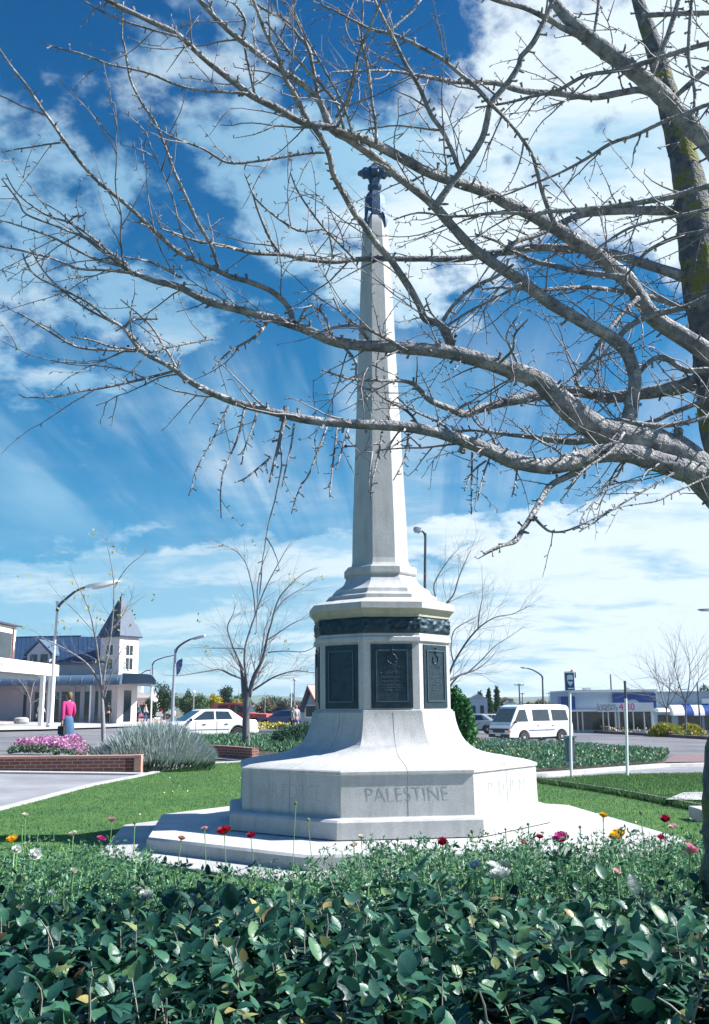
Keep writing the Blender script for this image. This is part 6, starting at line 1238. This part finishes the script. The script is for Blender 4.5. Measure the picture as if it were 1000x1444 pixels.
# ---------------------------------------------------------------- people
M['hair_brown'] = mat('light_brown_hair', (.16, .09, .05), .7, scale=40, var=.3); M['hair_dark'] = mat('dark_hair', (.03, .022, .018), .7, scale=40)
def cloth(n, c): M[n] = mat(n, c, .85, scale=9, var=.15, bump=.3, bscale=14); return n
for n, c in (('pink_jumper', (.46, .02, .15)), ('blue_denim', (.035, .10, .19)), ('white_cloth', (.72, .72, .72)), ('black_cloth', (.02, .022, .03)), ('teal_cloth', (.05, .16, .22)), ('grey_cloth', (.30, .31, .32)), ('blue_shorts', (.05, .14, .40)), ('dark_green_cloth', (.03, .07, .07))): cloth(n, c)
def person(label, p, h, head, top, bottom, hair, skirt=True, bare_legs=False, stride=.12, bag=None, cat='person', group=None, hands=False, long_sleeve=True):
    t = thing('person', label, cat, (0, 0, 0), group); s = h / 1.68
    V = [(0, 0, .95), (0, 0, 1.1), (0, .0, 1.3), (0, .01, 1.43), (0, 0, 1.49), (0, -.015, 1.56), (0, -.005, 1.63)]; E = [(0, 1), (1, 2), (2, 3), (3, 4), (4, 5), (5, 6)]; rd = [.12, .105, .125, .06, .045, .07, .062]
    for s_, f_ in ((1, stride), (-1, -stride)):
        k = len(V); V += [(.085 * s_, -.02 * f_, .86), (.09 * s_, -f_ * .8 - .02, .49), (.09 * s_, -f_ * 1.25 + (.05 if f_ < 0 else 0), .09), (.10 * s_, -f_ * 1.25 - .15, .035)]; E += [(0, k), (k, k + 1), (k + 1, k + 2), (k + 2, k + 3)]; rd += [.08, .055, .036, .032]
    arms = []
    for s_, f_ in ((1, -stride), (-1, stride)):
        k = len(V); arms.append(k); V += [(.16 * s_, 0, 1.385), (.225 * s_, .03 - f_ * .3, 1.12), (.245 * s_, -.05 - f_ * .9, .90), (.245 * s_, -.07 - f_, .82)]; E += [(2, k), (k, k + 1), (k + 1, k + 2), (k + 2, k + 3)]; rd += [.048, .037, .023, .026]
        if hands:
            for q, (dy, l) in enumerate(((-.028, .07), (-.010, .08), (.008, .075), (.024, .06))):
                m_ = len(V); V += [(.245 * s_, -.07 - f_ + dy, .80 - l * .5), (.238 * s_, -.075 - f_ + dy, .80 - l)]; E += [(k + 3, m_), (m_, m_ + 1)]; rd += [.009, .007]
            m_ = len(V); V += [(.225 * s_, -.11 - f_, .82), (.222 * s_, -.12 - f_, .79)]; E += [(k + 3, m_), (m_, m_ + 1)]; rd += [.010, .008]
    sc = lambda q: tuple(c_ * s for c_ in q)
    skin('body', [sc(v) for v in V], E, [r_ * s for r_ in rd], M['skin'], t)
    # top: torso and sleeves
    tv = [V[0], V[1], V[2], (0, .01, 1.42)]; te = [(0, 1), (1, 2), (2, 3)]; tr = [.135, .13, .15, .075]
    for k in arms:
        m_ = len(tv); tv += [V[k], V[k + 1]] + ([tuple(V[k + 2])] if long_sleeve else []); te += [(2, m_), (m_, m_ + 1)] + ([(m_ + 1, m_ + 2)] if long_sleeve else []); tr += [.070, .058] + ([.040] if long_sleeve else [])
    skin('top', [sc(v) for v in tv], te, [r_ * s for r_ in tr], M[top], t)
    if skirt:
        mb = MB(); mb.loft([[Vector((rx * math.cos(a) * (1 + .05 * math.sin(5 * a) * (i > 1)), ry * math.sin(a) * (1 + .05 * math.sin(5 * a) * (i > 1)), z)) * s for a in [2 * math.pi * k / 20 for k in range(20)]] for i, (rx, ry, z) in enumerate(((.125, .105, 1.02), (.165, .14, .92), (.19, .17, .7), (.215, .20, .48), (.22, .21, .36)))]); mb.build('skirt', M[bottom], t, sharp=180)
    else:
        lv = [V[0]]; le = []; lr = [.135]
        for k in (7, 11):
            m_ = len(lv); seq = [V[k], V[k + 1]] if bare_legs else [V[k], V[k + 1], V[k + 2]]
            if bare_legs: seq[1] = tuple((a + b_) / 2 for a, b_ in zip(V[k], V[k + 1]))
            lv += seq; le += [(0, m_)] + [(m_ + i, m_ + i + 1) for i in range(len(seq) - 1)]; lr += [.10, .085, .065][:len(seq)]
        skin('shorts' if bare_legs else 'trousers', [sc(v) for v in lv], le, [r_ * s for r_ in lr], M[bottom], t)
    skin('hair', [sc(v) for v in ((0, .015, 1.655), (0, .045, 1.60), (0, .05, 1.52), (.0, .045, 1.45))], [(0, 1), (1, 2), (2, 3)], [r_ * s for r_ in (.075, .082, .075, .05)], M[hair], t)
    mb = MB(); mb.tube([Vector((0, -.075, 1.585)) * s, Vector((0, -.098, 1.56)) * s, Vector((0, -.08, 1.55)) * s], [.008, .012, .007], 5); mb.build('nose', M['skin'], t)
    for s_ in (-1, 1): MB().lathe(Vector((.028 * s_, -.076, 1.585)) * s, [(.001, -.006), (.007, 0), (.001, .006)], 6).build('eye', M['black'], t)
    MB().box(Vector((0, -.079, 1.535)) * s, (.04, .01, .008)).build('mouth', M['redlens'], t)
    for s_, k in ((1, 9), (-1, 13)):
        a = Vector(V[k]) * s; b_ = Vector(V[k + 1]) * s; MB().tube([a + Vector((0, .05, -.05)), a + Vector((0, 0, -.035)), b_ + Vector((0, 0, .005)), b_ + Vector((0, -.05, 0))], [.03, .042, .042, .018], 8).build('shoe', M['black'], t)
    if bag: k = arms[0] + 3; c_ = Vector(V[k]) * s - Z * .18; mb = MB(); mb.box(c_, (.10, .26, .24)); mb.tube([c_ + Vector((0, -.08, .12)), c_ + Vector((0, 0, .2)), c_ + Vector((0, .08, .12))], .008, 5); mb.build('bag', M[bag], t, bevel=.02)
    t.location = (p[0], p[1], g(p[0], p[1]) + .01); t.rotation_euler = (0, 0, R(head)); return t
pw = P(94, 1045, 29.5); person('woman in a bright pink jumper and blue denim skirt walking behind the left planter', pw, 1.84, 235, 'pink_jumper', 'blue_denim', 'hair_brown', True, hands=True, bag='black_cloth', stride=.16)
person('shopper in a white top and black skirt standing at the left shop window', P(57, 1018, 71), 1.66, 150, 'white_cloth', 'black_cloth', 'hair_dark', True, bag='white_cloth')
person('person in dark clothes beside the corner shop windows', P(152, 1019, 74), 1.68, 200, 'black_cloth', 'black_cloth', 'hair_dark', False)
person('person in a teal top under the end of the rounded veranda', P(194, 1018, 86), 1.66, 150, 'teal_cloth', 'black_cloth', 'hair_dark', False)
person('person in a pale top right of the teal one beneath the veranda', P(205, 1018, 88), 1.66, 120, 'white_cloth', 'blue_denim', 'hair_brown', False)
person('person in a light grey top and blue shorts standing on the flower island', P(418, 1020, 59), 1.72, 40, 'grey_cloth', 'blue_shorts', 'hair_brown', False, bare_legs=True, stride=.06)
person('person in a dark green jacket beside the one in blue shorts', P(413, 1020, 60), 1.6, 60, 'dark_green_cloth', 'black_cloth', 'hair_dark', False, bare_legs=False, stride=.05)

# ---------------------------------------------------------------- street furniture
M['lampwhite'] = mat('faded_white_lamp_paint', (.50, .52, .55), .55, scale=4, var=.12)
def lamp(name, label, base, D, pole, arm, head, pw_, aw_, hw_, pm='lampgrey', am='lampdark', hm='steel', extra=None, group='street lamps', foot=None):
    b = P(base[0], base[1], D); b.z = g(b.x, b.y); t = thing(name, label, 'street lamp', b, group)
    pts = [b] + [P(x, y, D) for x, y in pole]; n = len(pts); MB().tube(pts, [wpx(pw_, b) / 2 * (1 - .4 * i / (n - 1)) for i in range(n)], 10).build('pole', M[pm], t)
    MB().lathe(b, [(wpx(pw_, b) * .9, 0), (wpx(pw_, b) * .9, .25), (wpx(pw_, b) * .55, .32)], 10).build('base', M[pm], t)
    if arm: q = cr_spline([(*P(x, y, D), 1) for x, y in arm], 4); MB().tube([Vector(p[:3]) for p in q], [wpx(aw_, b) / 2 * (1.25 - .5 * i / len(q)) for i in range(len(q))], 8).build('arm', M[am], t)
    if head:
        a, c = P(*head[0], D), P(*head[1], D); d = c - a; w_ = wpx(hw_, a); mb = MB()
        up_ = d.cross(Vector((0, 1, 0))).normalized(); up_ = up_ if up_.z > 0 else -up_; sd_ = Vector((0, 1, 0)); rings = []
        for q, k in ((0, .55), (.12, .9), (.6, 1), (.93, .8), (1, .35)):
            c_ = a + d * q; rings.append([c_ + sd_ * (w_ * .8 * k * sx_) + up_ * (w_ * .5 * k * sz_) for sx_, sz_ in ((-1, -.7), (1, -.7), (.8, .7), (-.8, .7))])
        mb.loft(rings); hd = mb.build('lamp_head', M[hm], t)
        mb = MB(); mb.loft([[a + d * q + sd_ * (w_ * .6 * sx_) - up_ * (w_ * (.35 + s_z * .25)) for sx_, s_z in ((-1, 0), (1, 0), (.7, 1), (-.7, 1))] for q in (.2, .85)]); mb.build('lens', M['lens'], hd)
    return t
lamp('street_lamp', 'tall street lamp with curved arm and long flat head before the left shops', (70, 1022), 60, [(72, 1000), (77, 910), (81.5, 852)], [(80.5, 862), (84, 853), (95, 843), (108, 833), (123, 827)], [(121, 828), (169, 819.5)], 5.2, 3.8, 8, am='lampdark', pm='lampwhite', hm='white')
l2 = lamp('street_lamp', 'street lamp with a hanging dark blue banner left of the white saloon', (243, 1018), 66, [(244, 985), (247.5, 915)], [(247.5, 920), (251, 913), (260, 906), (270, 901)], [(269, 901.5), (290, 896)], 5.5, 3, 4)
mb = MB(); D = 66; pts = [P(248.5, 936, D), P(251, 931, D), P(257.5, 928.5, D), P(257, 938, D), P(254, 947, D), P(249, 954, D)]; mb.prism(pts, Vector((0, .05, 0)))
bn2 = mb.build('pole_banner', M['bluesign'], None); tag(bn2, 'dark blue banner hanging from the lamp post left of the white saloon', 'banner')
lamp('street_lamp', 'more distant street lamp with a long thin arm right of the pointed tower', (215, 1016), 98, [(215, 975), (215, 936)], [(215, 938), (219, 932), (232, 927), (246, 924)], None, 3, 1.6, 2)
lamp('street_lamp', 'short farther lamp whose arm leans left beside the veranda end', (213, 1016), 125, [(213, 975), (212.5, 944)], [(212.5, 945), (206, 946), (198, 951)], [(199, 950.5), (194, 953)], 2, 1.4, 1.6)
lamp('street_lamp', 'dark street lamp rising behind the right shoulder of the memorial', (598, 1040), 40, [(598.5, 900), (600, 752)], [(600, 757), (598.5, 752), (594, 748)], [(595, 748), (583, 745.5)], 6, 3.4, 8, pm='lampdark', hm='steel')
lamp('street_lamp', 'dark street lamp with a long curved arm above the van', (766, 1030), 76, [(766, 990), (765, 953)], [(765.5, 958), (763, 952), (752, 945), (742, 942)], [(743, 942), (734, 941)], 3.4, 2.2, 2.6, pm='lampdark', hm='steel')
lamp('street_lamp', 'street lamp head reaching in from beyond the tree trunk at the right edge', (1075, 1050), 40, [(1070, 950), (1066, 858)], [(1066, 862), (1050, 857), (1015, 858)], [(1016, 859), (984, 860)], 8, 4, 4)
# globe lamp and small poles
def globe(px, py, base, D, r_, lab):
    c = P(px, py, D); b = Vector((c.x, c.y, g(c.x, c.y))); t = thing('globe_lamp', lab, 'street lamp', b, 'globe lamps'); MB().tube([b, c - Z * .1], .05, 8).build('pole', M['lampgrey'], t)
    rr = wpx(r_, c); MB().lathe(c, [(rr * math.cos(q) + .001, rr * math.sin(q)) for q in [-1.5 + 3.0 * k / 8 for k in range(9)]], 14).build('globe', M['white'], t, sharp=180)
globe(415.5, 958, 1020, 66, 2.2, 'white globe lamp on a thin pole just left of the memorial'); globe(273.5, 976, 1015, 92, 2.2, 'white globe lamp above the bonnet of the white saloon')
def pole(name, label, px, top, D, w_, mt='lampgrey', arms=(), cat='pole', group=None):
    c = P(px, top, D); b = Vector((c.x, c.y, g(c.x, c.y))); t = thing(name, label, cat, b, group); r_ = wpx(w_, c) / 2; MB().tube([b, b.lerp(c, .5), c], [r_ * 1.1, r_, r_ * .8], 8).build('pole', M[mt], t)
    MB().lathe(b, [(r_ * 1.9, 0), (r_ * 1.9, .1), (r_ * 1.15, .18)], 8).build('base', M[mt], t)
    for (dy, hw_) in arms:
        a = P(px - hw_, top + dy, D); e_ = P(px + hw_, top + dy, D); mb = MB(); mb.tube([a, e_], r_ * .55, 5)
        for q in (0, .35, .65, 1): x = a.lerp(e_, q); mb.tube([x, x + Z * r_ * 1.6], r_ * .4, 5)
        mb.build('cross_arm', M[mt], t)
    return t
pole('power_pole', 'timber power pole with a cross arm beyond the van roof', 732, 964, 120, 2.2, 'lampdark', ((2, 6.5),), group='power poles'); pole('power_pole', 'shorter power pole just right of the taller one over the van', 736.5, 977, 150, 1.4, 'lampdark', ((1.5, 3),), group='power poles')
pole('power_pole', 'thin distant pole right of the curved lamp arm', 774, 976, 160, 1, 'lampdark', ((2, 4),), group='power poles'); pole('radio_mast', 'faint pale mast rising behind the showroom roof', 861, 951, 170, 3.0, 'lampgrey', (), 'mast')
pole('thin_pole', 'thin white pole left of the two people on the island', 411, 965, 90, 1.2, 'white', ()); pole('thin_pole', 'thin pole rising behind the roof of the red truck', 337, 970, 95, .9, 'lampgrey', ()); pole('thin_pole', 'short thin pole standing right of the red truck', 374, 975, 100, .9, 'lampgrey', ())
pole('dark_post', 'dark post on the roofline near the right bare tree', 983, 962, 86, 2.4, 'lampdark', ())
# timber post on the upper lawn
b = G(885, 1101); b.z += .1; D = b.y; po = thing('tall_post', 'tall thin white painted post with a dark bare top standing on the raised lawn', 'post', b)
q = [P(885, 1103, D), P(884, 1050, D), P(882.5, 985, D)]; q[0].z = b.z - .05; mb = MB(); mb.tube(q, [wpx(2.1, b)] * 3, 8); mb.build('post', M['white'], po)
mb = MB(); mb.tube([P(882.5, 986, D), P(881.2, 960, D)], [wpx(1.8, b)] * 2, 8); mb.build('post_top', M['lampdark'], po)
# bus stop pole with illuminated-style sign and litter bin on it
b = G(806, 1100); D = b.y; bs = thing('stop_sign_pole', 'white pole with a dark blue crest sign on top, rising through the litter bin', 'sign', b)
mb = MB(); mb.tube([b - Z * .05, P(805, 1060, D), P(803.5, 975, D)], wpx(2.0, b), 8); mb.build('pole', M['white'], bs)
f = front(D); f(MB(), 797.3, 809.5, 948.5, 973.5, (-.10, .06)).build('sign_box', M['bluesign'], bs, flat=True, bevel=.01); f(MB(), 797, 808.5, 947, 949.2, (-.11, .07)).build('sign_top', M['white'], bs, flat=True)
c = P(804, 959.5, D - .062); s_ = wpx(1, c); mb = MB(); mb.prism([c + Vector((x * s_, 0, z * s_)) for x, z in ((-4, 7), (0, 8), (4, 7), (4.3, 1), (3.3, -4), (0, -8), (-3.3, -4), (-4.3, 1))], Vector((0, -.012, 0))); cr_ = mb.build('crest', M['white'], bs, flat=True)
f(MB(), 800, 808, 958.6, 961.0, (.076, .082)).build('crest_band', M['coverblue'] if 0 else M['tealtext'], cr_, flat=True); f(MB(), 800, 808.5, 970, 971.8, (.062, .07)).build('sign_strip', M['white'], bs, flat=True)
f(MB(), 810.5, 812, 948, 956, (-.02, .02)).build('bracket', M['redlens'], bs, flat=True); mb = MB(); mb.tube([P(805, 948, D), P(807, 944.5, D)], [.03, .015], 6); mb.build('finial', M['redlens'], bs)
lb_ = thing('litter_bin', 'grey green slatted litter bin hung beside the blue crest sign pole', 'litter bin', P(807, 1078, D + .15)); f = front(D)
f(MB(), 801, 812.5, 1040, 1074, (-.35, -.06)).build('bin', mat('grey_green_paint', (.10, .15, .15), .6), lb_, flat=True, bevel=.02)
for k in range(5): f(MB(), 802 + k * 2.2, 802.9 + k * 2.2, 1043, 1071, (-.06, -.045)).build('slat', M['lampgrey'], lb_, flat=True)
f(MB(), 800, 813.5, 1037.5, 1040.3, (-.38, -.03)).build('rim', M['lampgrey'], lb_, flat=True); f(MB(), 800, 813.5, 1074.2, 1076.5, (-.38, -.03)).build('base_plate', M['lampgrey'], lb_, flat=True); f(MB(), 811.5, 813.2, 1040.3, 1074.2, (-.38, -.34)).build('bracket', M['lampgrey'], lb_, flat=True)
# white rock / planter tub by the left shops, small red round sign far away
c = P(30, 1017, 68); c.z = g(c.x, c.y) + .1; MB().lathe(c, [(.42, 0), (.5, .12), (.48, .34), (.36, .42), (.1, .44)], 14).build('concrete_tub', M['concrete'], None); o = bpy.data.objects['concrete_tub']; tag(o, 'low round white concrete tub in front of the left shop windows', 'seat')
ts = thing('round_traffic_sign', 'tiny red round traffic sign left of the banner lamp', 'traffic sign', P(226.5, 1015, 96)); c = P(226.5, 1001, 96); MB().tube([c - Z * 1.6, c - Z * .3], .04, 6).build('pole', M['steel'], ts)
mb = MB(); mb.loft([[c + Vector((r_ * math.cos(a), y_, r_ * math.sin(a))) for a in [2 * math.pi * k / 14 for k in range(14)]] for r_, y_ in ((.15, .02), (.16, 0), (.15, -.02))]); mb.build('disc', M['redlens'], ts)

# ---------------------------------------------------------------- thin haze
HZ = True
if HZ:
    mb = MB(); mb.box((0, 1900, 38), (8600, 4700, 94)); hz = mb.build('haze', None, None, flat=True); tag(hz, kind='stuff')
    hm = bpy.data.materials.new('haze_air'); hm.use_nodes = True; n_ = hm.node_tree; n_.nodes.remove(n_.nodes['Principled BSDF']); pv = n_.nodes.new('ShaderNodeVolumePrincipled')
    pv.inputs['Color'].default_value = (.80, .92, 1, 1); pv.inputs['Density'].default_value = .00013; pv.inputs['Anisotropy'].default_value = .2
    n_.links.new(pv.outputs[0], n_.nodes['Material Output'].inputs['Volume']); hz.data.materials.append(hm)
scn.cycles.volume_bounces = 0
